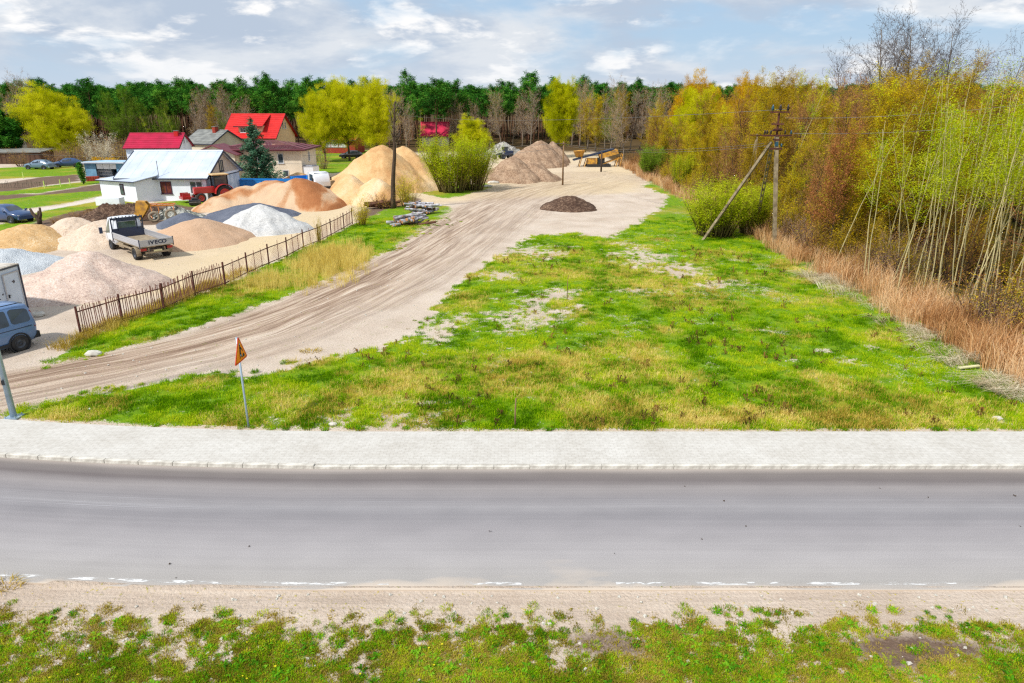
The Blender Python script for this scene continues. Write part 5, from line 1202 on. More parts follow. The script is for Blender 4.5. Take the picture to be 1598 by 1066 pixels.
# blue tipper truck behind the orange sand
bx, by = G(500, 303)
rz = math.radians(-52)
U = thing('tipper_truck', 'white cab tipper truck with a blue body behind the orange sand', 'truck', (bx-2.0, by+3.2, 0), rz); U.scale = (.82, .82, .82)
st = [(2.4, .7, .9, 1.7, 2.85, 1.15, 1.22, 1.12), (3.2, .6, .9, 1.7, 2.95, 1.15, 1.22, 1.14), (4.1, .55, .9, 1.65, 2.85, 1.15, 1.22, 1.12), (4.5, .55, .9, 1.6, 2.2, 1.12, 1.18, 1.1), (4.62, .6, .9, 1.4, 1.7, 1.05, 1.1, 1.0)]
shell(st, 'truck_white', U, 'cab')
for y in (1, -1):
    side_panel(st, 3.0, 4.1, .1, .85, y, 'glass', U, 'door_window', .014); MB().box((4.35, y*1.34, 2.0), (.12, .16, .5)).build('mirror', ['plastic_black'], U)
    for x in (3.6, -1.6, -2.9): wheel(U, x, y*1.02, .5, .34, side=y)
MB().poly([(4.53, 1.0, 1.75), (4.53, -1.0, 1.75), (4.14, -1.0, 2.82), (4.14, 1.0, 2.82)]).build('windscreen', ['glass'], U)
MB().b2(4.6, 4.68, -1.1, 1.1, .5, 1.0).build('front_bumper', ['plastic_black'], U)
tbm = MB().b2(-4.2, 2.2, -1.22, 1.22, 1.2, 1.3).b2(-4.2, 2.2, 1.18, 1.24, 1.3, 1.85).b2(-4.2, 2.2, -1.24, -1.18, 1.3, 1.85).b2(-4.24, -4.2, -1.24, 1.24, 1.2, 1.85).b2(2.2, 2.26, -1.24, 1.24, 1.2, 2.3)
for i in range(9): tbm.b2(-4.1+i*.78, -4.0+i*.78, -1.30, -1.24, 1.3, 1.82).b2(-4.1+i*.78, -4.0+i*.78, 1.24, 1.30, 1.3, 1.82)
tbm.build('tipping_body', ['truck_blue'], U); MB().b2(-4.1, 3.0, -.45, .45, .85, 1.18).build('chassis_frame', ['chassis'], U)
bx, by = G(418, 298)
V_ = thing('blue_skip', 'bright blue skip body standing before the beige two storey house', 'skip', (bx, by+1, -.25), math.radians(-4))
sk = MB().prism([(-3.6, .4), (3.2, .4), (3.6, 1.5), (-3.9, 1.5)], 'y', -.95, -.87).prism([(-3.6, .4), (3.2, .4), (3.6, 1.5), (-3.9, 1.5)], 'y', .87, .95).b2(-3.6, 3.2, -.87, .87, .35, .42)
sk.add([(-3.9, -.87, 1.5), (-3.9, .87, 1.5), (-3.6, .87, .4), (-3.6, -.87, .4)], [(0, 1, 2, 3)]).add([(3.6, -.87, 1.5), (3.6, .87, 1.5), (3.2, .87, .4), (3.2, -.87, .4)], [(3, 2, 1, 0)])
for i in range(8): sk.b2(-3.4+i*.9, -3.32+i*.9, -1.0, -.95, .45, 1.5)
sk.b2(-3.9, 3.6, -1.0, -.94, 1.44, 1.56).build('body', ['truck_blue'], V_); MB().b2(-3.3, -3.0, -.8, .8, -.05, .35).b2(2.7, 3.0, -.8, .8, -.05, .35).build('skid', ['chassis'], V_)
bx, by = G(475, 281)
Q = thing('white_trailer', 'white walled trailer with a grey tarpaulin beside the beige house', 'trailer', (bx, by+1.0, 0), math.radians(-8))
MB().b2(-1.3, 1.5, -1, 1, .7, 1.75).build('body', ['truck_white'], Q); MB().b2(-1.35, 1.55, -1.05, 1.05, 1.755, 1.80).box((0, 0, 1.86), (2.6, 1.4, .1)).build('cover', ['alu_board'], Q)
for y in (1, -1): wheel(Q, 0, y*.95, .35, .2, side=y)
bx, by = G(789, 248)
J = thing('small_loader', 'small dark wheel loader at the foot of the pale rubble heap', 'loader', (bx, by, 0), math.radians(200))
bevel(MB().b2(-1.4, .2, -.6, .6, .6, 1.5).build('body', ['navy'], J), .1); MB().b2(-.3, .6, -.5, .5, 1.5, 2.3).build('cab', ['glass'], J); MB().b2(-.4, .7, -.6, .6, 2.3, 2.4).build('cab_roof', ['truck_white'], J)
MB().box((1.4, .3, .9), (1.5, .12, .16), 0, 0, 0, .3).box((1.4, -.3, .9), (1.5, .12, .16), 0, 0, 0, .3).build('arm', ['navy'], J); MB().prism([(2.0, .1), (2.7, .15), (2.1, .8)], 'y', -.9, .9).build('bucket', ['chassis'], J)
for x in (-.9, .7):
    for y in (-.65, .65): wheel(J, x, y, .48, .34, side=1 if y > 0 else -1)
# screening machine in the clearing
bx, by = G(935, 262)
S = thing('screening_machine', 'yellow screening machine with a raised dark conveyor in the clearing', 'machine', (bx, by+2.5, 0), math.radians(2)); S.scale = (.86, .86, .8)
hp = MB(); hp.add([(-4.6, -1.2, 3.1), (-2.6, -1.2, 3.3), (-2.6, 1.2, 3.3), (-4.6, 1.2, 3.1), (-4.2, -.5, 1.9), (-3.0, -.5, 2.0), (-3.0, .5, 2.0), (-4.2, .5, 1.9)], [(0, 1, 5, 4), (1, 2, 6, 5), (2, 3, 7, 6), (3, 0, 4, 7), (4, 5, 6, 7)])
hp.build('hopper', ['machine_yellow'], S)
MB().box((-.9, -.6, 2.45), (8.0, .12, .32), 0, 0, 0, -.28).box((-.9, .6, 2.45), (8.0, .12, .32), 0, 0, 0, -.28).box((-.9, 0, 2.55), (8.0, 1.1, .1), 0, 0, 0, -.28).build('conveyor', ['navy'], S)
MB().box((2.0, 0, 2.55), (3.6, 1.9, .9), 0, 0, 0, -.30).build('screen_box', ['machine_yellow'], S); MB().box((-1.1, 0, 1.1), (1.8, 1.7, 1.2)).build('engine_box', ['machine_yellow'], S); MB().box((.6, 0, 1.1), (1.3, 1.5, 1.3)).build('grille', ['plastic_black'], S)
MB().box((2.4, -.7, 1.1), (4.6, .12, .16), 0, 0, 0, -.36).box((2.4, .7, 1.1), (4.6, .12, .16), 0, 0, 0, -.36).build('tail_conveyor', ['machine_yellow'], S)
lg = MB()
for x, h in ((-3.6, 2.0), (-2.6, 1.7), (3.4, 1.9), (4.2, 2.6)):
    for y in (-.8, .8): lg.tube((x, y, 0), (x+.5, y, h), .08)
lg.build('support', ['machine_yellow'], S)
for y in (-.9, .9): MB().b2(-2.2, 2.4, y-.22, y+.22, 0, .55).build('crawler_track', ['rubber'], S)
x, y = G(938, 268); st_ = MB().tube((0, 0, 0), (0, 0, 2.9), .14, .12, 8).build('tall_stump', ['bark_dark'], None, True); st_.location = (x, y, 0); tag(st_, 'dark upright stump standing before the yellow screening machine', 'stump')
x, y = G(62, 350)
sn = thing('cut_stump', 'low dark forked tree stump on the grass behind the beige heap', 'stump', (x, y, 0)); MB().path([(0, 0, -.1), (.05, 0, .4), (-.4, 0, .9), (-.6, .1, 1.3)], [.2, .2, .13, .09], 7).path([(.02, 0, .3), (.25, 0, .8), (.3, 0, 1.4)], [.16, .12, .08], 7).path([(0, 0, .35), (-.1, .2, .8), (-.05, .3, 1.1)], [.14, .1, .07], 7).build('trunk', ['bark_dark'], sn, True)
# ---------------------------------------------------------------- buildings
M('wall_white', rgb(232, 236, 242), rgb(216, 222, 232), .8, .9, .1); M('wall_patchy', rgb(214, 220, 228), rgb(168, 182, 198), 1.2, .9, .2); M('wall_sand', rgb(196, 182, 166), rgb(178, 164, 150), 2, .95, .2)
M('wall_beige', rgb(224, 212, 192), rgb(210, 198, 178), .8, .9, .1); M('wall_peach', rgb(238, 200, 162), rgb(228, 186, 148), .8, .9, .1); M('wall_pale', rgb(216, 206, 182), rgb(200, 188, 164), .8, .9)
M('roof_white', rgb(204, 214, 226), rgb(186, 196, 210), .7, .5, metal=.2, stretch=(1, 1, .3)); M('roof_crimson', rgb(182, 26, 66), rgb(160, 22, 56), .8, .55); M('roof_red', rgb(206, 38, 34), rgb(182, 30, 28), .8, .6); M('roof_purple', rgb(122, 62, 70), rgb(100, 52, 60), .8, .6)
M('roof_grey', rgb(136, 138, 134), rgb(108, 110, 108), 1, .85); M('roof_pink', rgb(210, 44, 84), rgb(190, 36, 70), .8, .6); M('roof_blue', rgb(168, 200, 220), rgb(140, 174, 200), .8, .6); M('roof_orange', rgb(190, 92, 48), rgb(166, 78, 40), .8, .8)
M('trim_dark', rgb(46, 52, 68), rgb(60, 64, 78), 2, .6); M('trim_maroon', rgb(74, 30, 36), rgb(88, 38, 42), 2, .6); M('frame_white', rgb(216, 218, 220), rgb(200, 202, 206), 2, .5); M('frame_brown', rgb(76, 44, 62), rgb(62, 36, 50), 2, .6)
M('pane', rgb(46, 56, 66), rgb(92, 104, 110), 1.2, .08, spec=.9); M('pane_red', rgb(84, 34, 40), rgb(120, 60, 50), 3, .1, spec=.8); M('brick_red', rgb(160, 62, 44), rgb(134, 52, 40), 3, .9, .2); M('shed_blue', rgb(104, 146, 172), rgb(84, 122, 150), 1.5, .7); M('shed_brown', rgb(74, 54, 44), rgb(92, 68, 54), 1.5, .9)
def window(parent, c, w, h, nrm='-y', frame='frame_white', pane='pane', mull=1, depth=.06):
    """pane set 3 cm back inside a frame that stands proud of the wall"""
    x, y, z = c; t = .07
    def bx(u0, u1, z0, z1, d0, d1):
        if nrm == '-y': return (x+u0, x+u1, y-d1, y-d0, z+z0, z+z1)
        if nrm == '+x': return (x+d0, x+d1, y+u0, y+u1, z+z0, z+z1)
        return (x-d1, x-d0, y+u0, y+u1, z+z0, z+z1)
    f = MB()
    f.b2(*bx(-w/2, w/2, h/2-t, h/2, 0, depth)).b2(*bx(-w/2, w/2, -h/2, -h/2+t, 0, depth)).b2(*bx(-w/2, -w/2+t, -h/2+t, h/2-t, 0, depth)).b2(*bx(w/2-t, w/2, -h/2+t, h/2-t, 0, depth))
    for k in range(mull): u = -w/2+w*(k+1)/(mull+1); f.b2(*bx(u-t/2, u+t/2, -h/2+t, h/2-t, 0, depth-.01))
    fo = f.build('window', [frame], parent)
    MB().b2(*bx(-w/2+t, w/2-t, -h/2+t, h/2-t, .002, .02)).build('pane', [pane], fo)
    MB().b2(*bx(-w/2-.06, w/2+.06, -h/2-.08, -h/2-.002, 0, depth+.05)).build('sill', [frame], fo)
def gable_house(name, label, loc, rz, w, d, hw, hr, wall, roof, over=.35, gw=None, trim='trim_dark', steps=0, ribs=0, chim=(), cmat='brick_red'):
    h = thing(name, label, 'house', loc, rz)     # x along the ridge, y depth, origin front left corner
    MB().b2(0, w, 0, d, -.2, hw).build('wall', [wall], h)
    for x0, x1 in ((0, .02), (w-.02, w)): pass
    MB().prism([(0, hw), (d, hw), (d/2, hr-.05)], 'x', .0, w).build('gable', [gw or wall], h)
    sl_ = (hr-hw)/(d/2); ez = hw-over*sl_
    for s in (0, 1):
        mb = MB(); Y = (lambda y: y) if s == 0 else (lambda y: d-y)
        n = max(1, steps)
        for k in range(n):
            a, b = k/n, (k+1)/n; y0 = -over+(d/2+over)*a; y1 = -over+(d/2+over)*b; lift = (.05 if steps > 3 else .012) if steps else .0
            z0, z1 = ez+(hr-ez)*a, ez+(hr-ez)*b
            p = [(y0, z0+.06+lift), (y1, z1+.06), (y1, z1+.0), (y0, z0+.0)]
            mb.add([(x, Y(q[0]), q[1]) for x in (-over, w+over) for q in p], [(0, 1, 2, 3), (7, 6, 5, 4), (0, 4, 5, 1), (1, 5, 6, 2), (2, 6, 7, 3), (3, 7, 4, 0)])
        for k in range(ribs):
            x = -over+(w+2*over)*(k+.5)/ribs; y0, y1 = -over, d/2
            mb.add([(x+dx, Y(yy), zz+dz) for dx in (-.02, .02) for (yy, zz) in ((y0, ez+.06), (y1, hr+.06)) for dz in (0, .018)], [(0, 1, 3, 2), (4, 6, 7, 5), (1, 5, 7, 3), (0, 4, 5, 1)])
        mb.build('roof', [roof], h)
        MB().b2(-over, w+over, Y(-over-.06)-.04, Y(-over-.06)+.04, ez-.08, ez+.05).build('gutter', [trim], h)
    for x in (-over-.03, w+over+.03):
        vb = MB(); vb.prism([(-over, ez-.1), (d/2, hr-.1), (d+over, ez-.1), (d+over, ez+.1), (d/2, hr+.12), (-over, ez+.1)], 'x', x-.03, x+.03); vb.build('verge_board', [trim], h)
    MB().tube((-over, d/2, hr+.08), (w+over, d/2, hr+.08), .09, None, 8).build('ridge_cap', [roof], h)
    for (cx, cy, s_, hh) in chim:
        zc = hr-abs(cy-d/2)*sl_; c_ = MB().b2(cx-s_/2, cx+s_/2, cy-s_/2, cy+s_/2, zc-.3, zc+hh).build('chimney', [cmat], h); MB().b2(cx-s_/2-.06, cx+s_/2+.06, cy-s_/2-.06, cy+s_/2+.06, zc+hh, zc+hh+.08).build('cap', ['roof_grey'], c_)
    return h
# white low house with annexe
H1 = gable_house('white_house', 'low white house with a pale metal roof and a lean-to annexe behind the gravel yard', (-41.3, 74.3, 0), 0, 9.1, 9.4, 2.45, 4.75, 'wall_white', 'roof_white', .35, 'wall_sand', ribs=9, steps=3)
MB().b2(9.101, 9.125, .05, 9.35, -.2, 2.12).build('gable_base', ['wall_patchy'], H1); MB().b2(9.10, 9.15, 0, 9.4, 2.125, 2.22).build('string_course', ['trim_dark'], H1)
window(H1, (4.85, 0, 1.35), 1.15, 1.25, frame='frame_brown', pane='pane_red'); window(H1, (8.05, 0, 1.35), 1.35, 1.3); window(H1, (9.12, 4.4, 3.25), 1.0, 1.15, '+x', 'trim_dark', mull=1)
an = [(-2.6, .9), (2.55, -1.75), (4.1, -.002), (-.6, 3.2)]
am = MB(); tz = [2.0, 2.05, 2.48, 2.3]
am.add([(x, y, -.2) for x, y in an]+[(x, y, z) for (x, y), z in zip(an, tz)], [(0, 1, 5, 4), (1, 2, 6, 5), (2, 3, 7, 6), (3, 0, 4, 7), (4, 5, 6, 7)]); am.build('annexe_wall', ['wall_white'], H1)
ar = MB(); ax = [(-2.9, .75, 2.03), (2.6, -2.1, 2.08), (4.25, -.4, 2.55), (3.9, .5, 2.62), (-.7, 3.3, 2.4)]
ar.add([p for p in ax]+[(p[0], p[1], p[2]+.09) for p in ax], [(0, 1, 2, 3, 4), (9, 8, 7, 6, 5)]+[(k, (k+1) % 5, 5+(k+1) % 5, 5+k) for k in range(5)]); ar.build('annexe_roof', ['roof_white'], H1)
MB().tube((-2.92, .72, 2.04), (2.62, -2.16, 2.08), .06, None, 6).build('gutter', ['trim_dark'], H1)
d_ = Vector((5.15, -2.65, 0)).normalized(); n_ = Vector((d_.y, -d_.x, 0)); pc = Vector((-2.6, .9, 0))+d_*3.6+n_*.03
aw = MB().box((pc.x, pc.y, 1.25), (.62, .06, 1.1), 0, math.atan2(d_.y, d_.x)).build('window', ['frame_brown'], H1); pp = pc+n_*.03; MB().box((pp.x, pp.y, 1.25), (.46, .04, .94), 0, math.atan2(d_.y, d_.x)).build('pane', ['pane'], aw)
MB().tube((4.3, -.1, 2.5), (4.3, -.1, 4.1), .03, None, 6).build('aerial_mast', ['chassis'], H1)
x, y = G(173, 320); wlo = MB().b2(-1.2, 1.2, -.5, .5, 0, .75).build('block_wall', ['wall_white']); wlo.location = (x, y, 0); tag(wlo, 'low white masonry bunker with weeds on top below the annexe', 'wall')
# crimson roof
H2 = gable_house('crimson_roof_house', 'white house with a glossy crimson roof behind the pale metal one', (-57.1, 106, 0), math.radians(6), 7.4, 6.2, 3.7, 5.5, 'wall_white', 'roof_crimson', .3, steps=8, trim='trim_maroon', chim=((6.6, 2.6, .55, .7),), cmat='roof_red')
window(H2, (7.4, 3.0, 4.55), .5, .9, '+x'); window(H2, (7.4, 4.3, 4.45), .4, .4, '+x', mull=0)
# small grey roof
H3 = gable_house('grey_roof_house', 'small cream house with a weathered grey roof before the red roofed one', (-57.5, 126, 0), math.radians(-24), 6.5, 7.5, 3.4, 5.4, 'wall_pale', 'roof_grey', .3, steps=6, chim=((4.4, 3.2, .7, .9),))
window(H3, (0, 3.6, 3.6), 1.0, .9, '-x')
# red roof
H4 = gable_house('red_roof_house', 'peach house with a big red tiled roof and a wide dormer', (-54.9, 137.6, 0), math.radians(-5), 9.9, 10, 4.0, 7.95, 'wall_peach', 'roof_red', .5, steps=13, trim='trim_maroon')
dm = MB(); dm.b2(2.6, 7.2, .8, 4.2, 4.2, 5.9).build('dormer_wall', ['wall_peach'], H4)
dr_ = MB()
for k in range(6):
    a, b = k/6, (k+1)/6; y0, y1 = .2+4.4*a, .2+4.4*b; z0, z1 = 5.75+2.1*a, 5.75+2.1*b
    dr_.add([(x, q[0], q[1]) for x in (1.9, 7.6) for q in ((y0, z0+.13), (y1, z1+.07), (y1, z1), (y0, z0))], [(0, 1, 2, 3), (7, 6, 5, 4), (0, 4, 5, 1), (1, 5, 6, 2), (2, 6, 7, 3), (3, 7, 4, 0)])
dr_.build('dormer_roof', ['roof_red'], H4); MB().b2(1.9, 7.6, .12, .2, 5.68, 5.86).build('dormer_gutter', ['trim_maroon'], H4)
window(H4, (3.5, .8, 5.1), 1.1, .9); window(H4, (5.6, .8, 5.1), 1.5, .9); window(H4, (9.9, 4.4, 5.9), .5, 1.2, '+x', mull=0); window(H4, (9.9, 5.6, 5.9), .5, 1.2, '+x', mull=0)
window(H4, (8.6, 0, 2.4), 1.2, 1.3)
# hip roofed house
H5 = thing('hip_roof_house', 'beige two storey house with a purple brown hip roof behind the spruce', 'house', (-39.2, 95, 0), math.radians(3))
W5, D5, Z5 = 11.0, 9.0, 4.0
MB().b2(0, W5, 0, D5, -.2, Z5).build('wall', ['wall_beige'], H5)
def hip(x0, x1, y0, y1, z, zr, o, n=9):
    mb = MB(); x0 -= o; x1 += o; y0 -= o; y1 += o; ins = (y1-y0)/2
    for k in range(n):
        a, b = k/n, (k+1)/n
        def R(t, zz): return [(x0+ins*t, y0+ins*t, zz), (x1-ins*t, y0+ins*t, zz), (x1-ins*t, y1-ins*t, zz), (x0+ins*t, y1-ins*t, zz)]
        A = R(a, z+(zr-z)*a+.06); B = R(b, z+(zr-z)*b); mb.add(A+B, [(i, (i+1) % 4, 4+(i+1) % 4, 4+i) for i in range(4)])
    mb.add([(x0, y0, z-.12), (x1, y0, z-.12), (x1, y1, z-.12), (x0, y1, z-.12), (x0, y0, z+.06), (x1, y0, z+.06), (x1, y1, z+.06), (x0, y1, z+.06)], [(0, 1, 2, 3), (0, 1, 5, 4), (1, 2, 6, 5), (2, 3, 7, 6), (3, 0, 4, 7)]); return mb
hip(0, W5, 0, D5, Z5, 5.0, .7).build('roof', ['roof_purple'], H5)
MB().b2(-.75, W5+.75, -.78, -.70, Z5-.16, Z5+.02).b2(W5+.70, W5+.78, -.70, D5+.7, Z5-.16, Z5+.02).build('gutter', ['trim_maroon'], H5)
wg = MB().b2(-2.2, 3.0, -2.2, .0-.002, -.2, 3.6).prism([(-2.2, 3.6), (3.0, 3.6), (.4, 4.6)], 'y', -2.2, -.002).build('wing_wall', ['wall_pale'], H5)
wr_ = MB()
for sx in (-1, 1):
    wr_.add([(.4, -2.7, 4.75), (.4, 2.2, 4.75), (.4+sx*3.1, 2.2, 3.5), (.4+sx*3.1, -2.7, 3.5), (.4, -2.7, 4.63), (.4, 2.2, 4.63), (.4+sx*3.1, 2.2, 3.38), (.4+sx*3.1, -2.7, 3.38)], [(0, 1, 2, 3), (4, 5, 6, 7), (0, 3, 7, 4), (1, 2, 6, 5), (2, 3, 7, 6)])
wr_.build('wing_roof', ['roof_purple'], H5)
window(H5, (1.9, -2.2, 3.1), .8, .9); window(H5, (8.3, 0, 2.85), .75, 1.25, mull=0); window(H5, (8.8, 0, .9), .8, .9, mull=0); window(H5, (5.6, 0, 2.85), .75, 1.25, mull=0); window(H5, (11.0, 4.5, 2.85), .9, 1.2, '+x')
# others
H6 = gable_house('orange_roof_house', 'low house with an orange brown roof and white window band among the willows', (-40.2, 152, 0), math.radians(-8), 7.2, 6, 2.9, 4.2, 'brick_red', 'roof_orange', .5, steps=4)
for i in range(3): window(H6, (1.1+i*1.75, 0, 2.0), 1.55, 1.4, pane='frame_white')
H7 = gable_house('pink_roof_house', 'small cream house with a bright pinkish red roof deep by the pines', (-22.3, 178, 0), math.radians(4), 6.6, 6, 2.6, 5.6, 'wall_pale', 'roof_pink', .3, steps=4)
H8 = gable_house('grey_cottage', 'tiny cottage with a pale grey roof below the golden willow', (-107, 146, 0), 0, 5, 5, 2.6, 4.8, 'wall_pale', 'roof_grey', .3)
x, y = G(24, 256)
H9 = thing('brown_shed', 'long dark brown plank shed at the far edge of the fields', 'shed', (x, y, 0), math.radians(2))
MB().b2(-7, 4.5, 0, 4, -.1, 1.9).build('wall', ['shed_brown'], H9); MB().prism([(-.3, 1.9), (4.3, 2.3), (4.3, 2.42), (-.3, 2.02)], 'x', -7.3, 4.8).build('roof', ['roof_grey'], H9)
for i in range(14): MB().b2(-6.9+i*.82, -6.3+i*.82, -.04, 0, 0, 1.85).build('plank', ['shed_brown'], H9)
S1 = thing('blue_shed', 'flat roofed pale blue metal shed left of the white house', 'shed', (-59.5, 99, 0), math.radians(-4))
MB().b2(0, .1, 0, 5, -.1, 2).b2(5.6, 5.7, 0, 5, -.1, 1.9).b2(.1, 5.6, 4.9, 5, -.1, 1.9).b2(.1, 1.6, 0, .1, -.1, 1.9).b2(4.6, 5.6, 0, .1, -.1, 1.9).build('wall', ['shed_blue'], S1)
MB().prism([(-.5, 2.08), (5.3, 1.92), (5.3, 2.02), (-.5, 2.18)], 'x', -.4, 6.1).build('roof', ['roof_blue'], S1); MB().b2(-.4, 6.1, -.56, -.502, 2.0, 2.2).build('fascia', ['roof_white'], S1)
for i in range(3): MB().b2(1.7+i*.96, 2.6+i*.96, .1, .14, 1.2, 1.88).build('panel', ['frame_white'], S1)
x, y = G(163, 276); t = thing('pallet_stack', 'white sheets stacked under the roof of the blue shed', 'stack', (x, y+.6, 0), .05)
for i in range(5): MB().box((0, 0, .12+i*.2), (2.2-.1*i, 1.1, .14), 0, .05*i).build('sheet', ['frame_white' if i % 2 else 'roof_white'], t)
x, y = G(145, 283); t = thing('brick_stack', 'small stack of red bricks on the grass beside the blue shed', 'stack', (x, y, 0), .3)
for a in range(3):
    for b in range(5):
        for c in range(2): MB().box((b*.3-.6, c*.34, .11+a*.21), (.27, .3, .19)).build('brick', ['brick_red'], t)

# ---------------------------------------------------------------- poles, wires, sign, lamp, fence
M('concrete', rgb(164, 148, 122), rgb(120, 106, 86), 2.5, .95, .3); M('rust_dark', rgb(66, 38, 36), rgb(96, 54, 46), 4, .85, .2); M('rust_fence', rgb(116, 72, 66), rgb(146, 100, 88), 3, .9, .2); M('insulator', rgb(38, 90, 110), rgb(46, 66, 84), 6, .2, spec=.6)
M('insulator_dark', rgb(44, 40, 44), rgb(60, 52, 54), 6, .3); M('wood_pole', rgb(140, 112, 82), rgb(112, 90, 66), 3, .9, .3); M('galv', rgb(176, 194, 208), rgb(150, 168, 184), 3, .45, metal=.4); M('wire', rgb(130, 130, 130), rgb(110, 110, 110), 2, .5, metal=.5); M('sign_orange', rgb(246, 146, 20), rgb(236, 130, 12), 3, .5); M('sign_rim', rgb(206, 60, 24), rgb(196, 50, 20), 3, .5)
def ladder_post(parent, p0, p1, w=.22, dep=.14, name='post', n=14):
    """reinforced concrete post: two flanges joined by rungs, openings between"""
    p0, p1 = Vector(p0), Vector(p1); d = p1-p0; L = d.length; q = d.to_track_quat('Z', 'Y').to_matrix()
    mb = MB()
    def bx(c, s):
        o = len(mb.v); pts = [p0+q @ Vector((c[0]+sx*s[0]/2, c[1]+sy*s[1]/2, c[2]+sz*s[2]/2)) for sx in (-1, 1) for sy in (-1, 1) for sz in (-1, 1)]
        mb.add(pts, [(0, 1, 3, 2), (4, 6, 7, 5), (0, 4, 5, 1), (2, 3, 7, 6), (0, 2, 6, 4), (1, 5, 7, 3)])
    t = w*.24
    for sx in (-1, 1): bx((sx*(w/2-t/2), 0, L/2), (t, dep, L))
    for k in range(n+1):
        z = L*k/n; hh = L/n*(.22 if 0 < k < n else .4); bx((0, 0, min(max(z, hh/2), L-hh/2)), (w-2*t-.001, dep*.8, hh))
    return mb.build(name, ['concrete'], parent)
ux, uy = G(1209, 388)
U1 = thing('utility_pole', 'concrete ladder type utility pole with crossarms braced by a long strut', 'utility pole', (ux, uy, 0), 0)
hz = ZA(1212, 212, uy)[1]
TX = ZA(1212, 212, uy)[0]-ux
ladder_post(U1, (0, 0, -.3), (TX, 0, hz), .28, .2, 'pole', 13)
tz_ = ZA(1212, 168, uy)[1]
MB().tube((TX, 0, hz-.5), (TX, 0, tz_-.35), .07).box((TX, 0, hz-.25), (.4, .3, .1)).box((TX-.03, -.1, hz+.35), (.9, .09, .09), 0, .5).box((TX-.05, -.1, hz+.75), (.8, .09, .09), 0, -.4).build('top_bracket', ['rust_dark'], U1)
sx_, sy_ = G(1094, 374)
ladder_post(U1, (sx_-ux, sy_-uy, -.3), (ZA(1205, 222, uy)[0]-ux, .14, ZA(1205, 222, uy)[1]), .22, .16, 'strut', 16)
bx_, by_ = ZA(1189, 333, uy+6)[0], uy+6
zb = ZA(1189, 333, by_)[1]
ladder_post(U1, (bx_-ux-.2, 6.6, -.3), (ZA(1206, 232, uy)[0]-ux, .3, ZA(1206, 232, uy)[1]), .22, .16, 'strut', 14)
def arm(z, half, y=-.12, ins=(), rzv=0, big=False):
    a = MB().box((TX, y, z), (half*2, .09, .1)).build('crossarm', ['rust_dark'], U1)
    for i, u_ in enumerate(ins):
        s = 1.5 if big else 1; MB().lathe([(.02, 0), (.02, .06), (.07*s, .08), (.05*s, .13), (.075*s, .15), (.05*s, .21), (.06*s, .23), (.03, .28*s), (.001, .3*s)], (TX+u_, y, z+.04), 'z', 12).build('insulator', ['insulator' if i == 0 else 'insulator_dark'], a, True)
arm(tz_-.28, .62, ins=(-.5, 0, .5), big=True); arm(hz+.02, .95, ins=(.9, .5, -.45, -.7, -.85)); arm(ZA(1212, 232, uy)[1], .42, ins=(.36,)); arm(hz+.42, .3)
MB().box((TX, -.16, ZA(1212, 227, uy)[1]+.1), (.2, .06, .28)).build('junction_box', ['insulator'], U1)
x2, y2 = G(878, 289)
U2 = thing('wooden_pole', 'thin weathered wooden pole on a grass patch in the clearing', 'utility pole', (x2, y2, 0))
h2 = ZA(878, 221, y2)[1]
MB().tube((0, 0, -.2), (0, 0, h2), .12, .09, 10).build('pole', ['wood_pole'], U2, True); MB().box((0, -.1, h2-.25), (.7, .08, .08)).build('crossarm', ['rust_dark'], U2)
U3 = thing('concrete_pole', 'second concrete pole half hidden in the thicket behind the first', 'utility pole', (ZA(1182, 250, uy+17)[0], uy+17, 0)); ladder_post(U3, (-.9, .4, -.2), (-.3, .1, 6.6), .15, .12, 'strut', 12); ladder_post(U3, (0, 0, -.2), (-.3, 0, 7.1), .16, .12, 'pole', 12); MB().box((-.3, -.1, 7.0), (1.2, .09, .09)).build('crossarm', ['rust_dark'], U3)
def wire(a, b, sag, label, r=.014):
    a, b = Vector(a), Vector(b); pts = []
    for k in range(17):
        t = k/16; p = a.lerp(b, t); p.z -= sag*4*t*(1-t); pts.append(p-a)
    o = MB().path(pts, r, 4).build('overhead_wire', ['wire']); o.location = a; tag(o, label, 'wire', 'overhead wires')
pA = (ux+TX-.85, uy-.12, hz+.2); pB = (ux+TX+.9, uy-.12, hz+.2)
for i, (dx, dz, lb) in enumerate(((-.3, -.2, 'upper wire strung from the concrete pole to the thin wooden pole'), (.3, -.2, 'lower wire strung from the concrete pole to the thin wooden pole'))):
    wire((pA[0]+.3*i, pA[1], ZA(1190, 224+i*3, uy)[1]), (x2+dx, y2, h2+dz-.3*i), .6, lb)
for i, (px, py, Y, lb) in enumerate(((-60, 238, 108, 'long wire running from the wooden pole past the willow to the houses'), (300, 262, 92, 'lower wire sagging from the wooden pole towards the hip roofed house'))):
    x, z = ZA(px, py, Y); wire((x2, y2, h2-.2-.5*i), (x, Y, max(z, 3)), 1.2, lb, .018)
for i, (px, py, Y, px0, py0, lb) in enumerate(((1700, 150, 40, 1225, 184, 'wire leaving the top bracket towards the birches'), (1700, 178, 38, 1232, 208, 'wire leaving the crossarm towards the birches'))):
    x, z = ZA(px, py, Y); x0, z0 = ZA(px0, py0, uy); wire((x0, uy, z0), (x, Y, z), .35, lb, .012)
x, z = ZA(560, 168, 165); wire((ux-.4, uy, tz_-.1), (x, 165, 9), 1.5, 'high wire running from the top bracket across the clearing', .016)
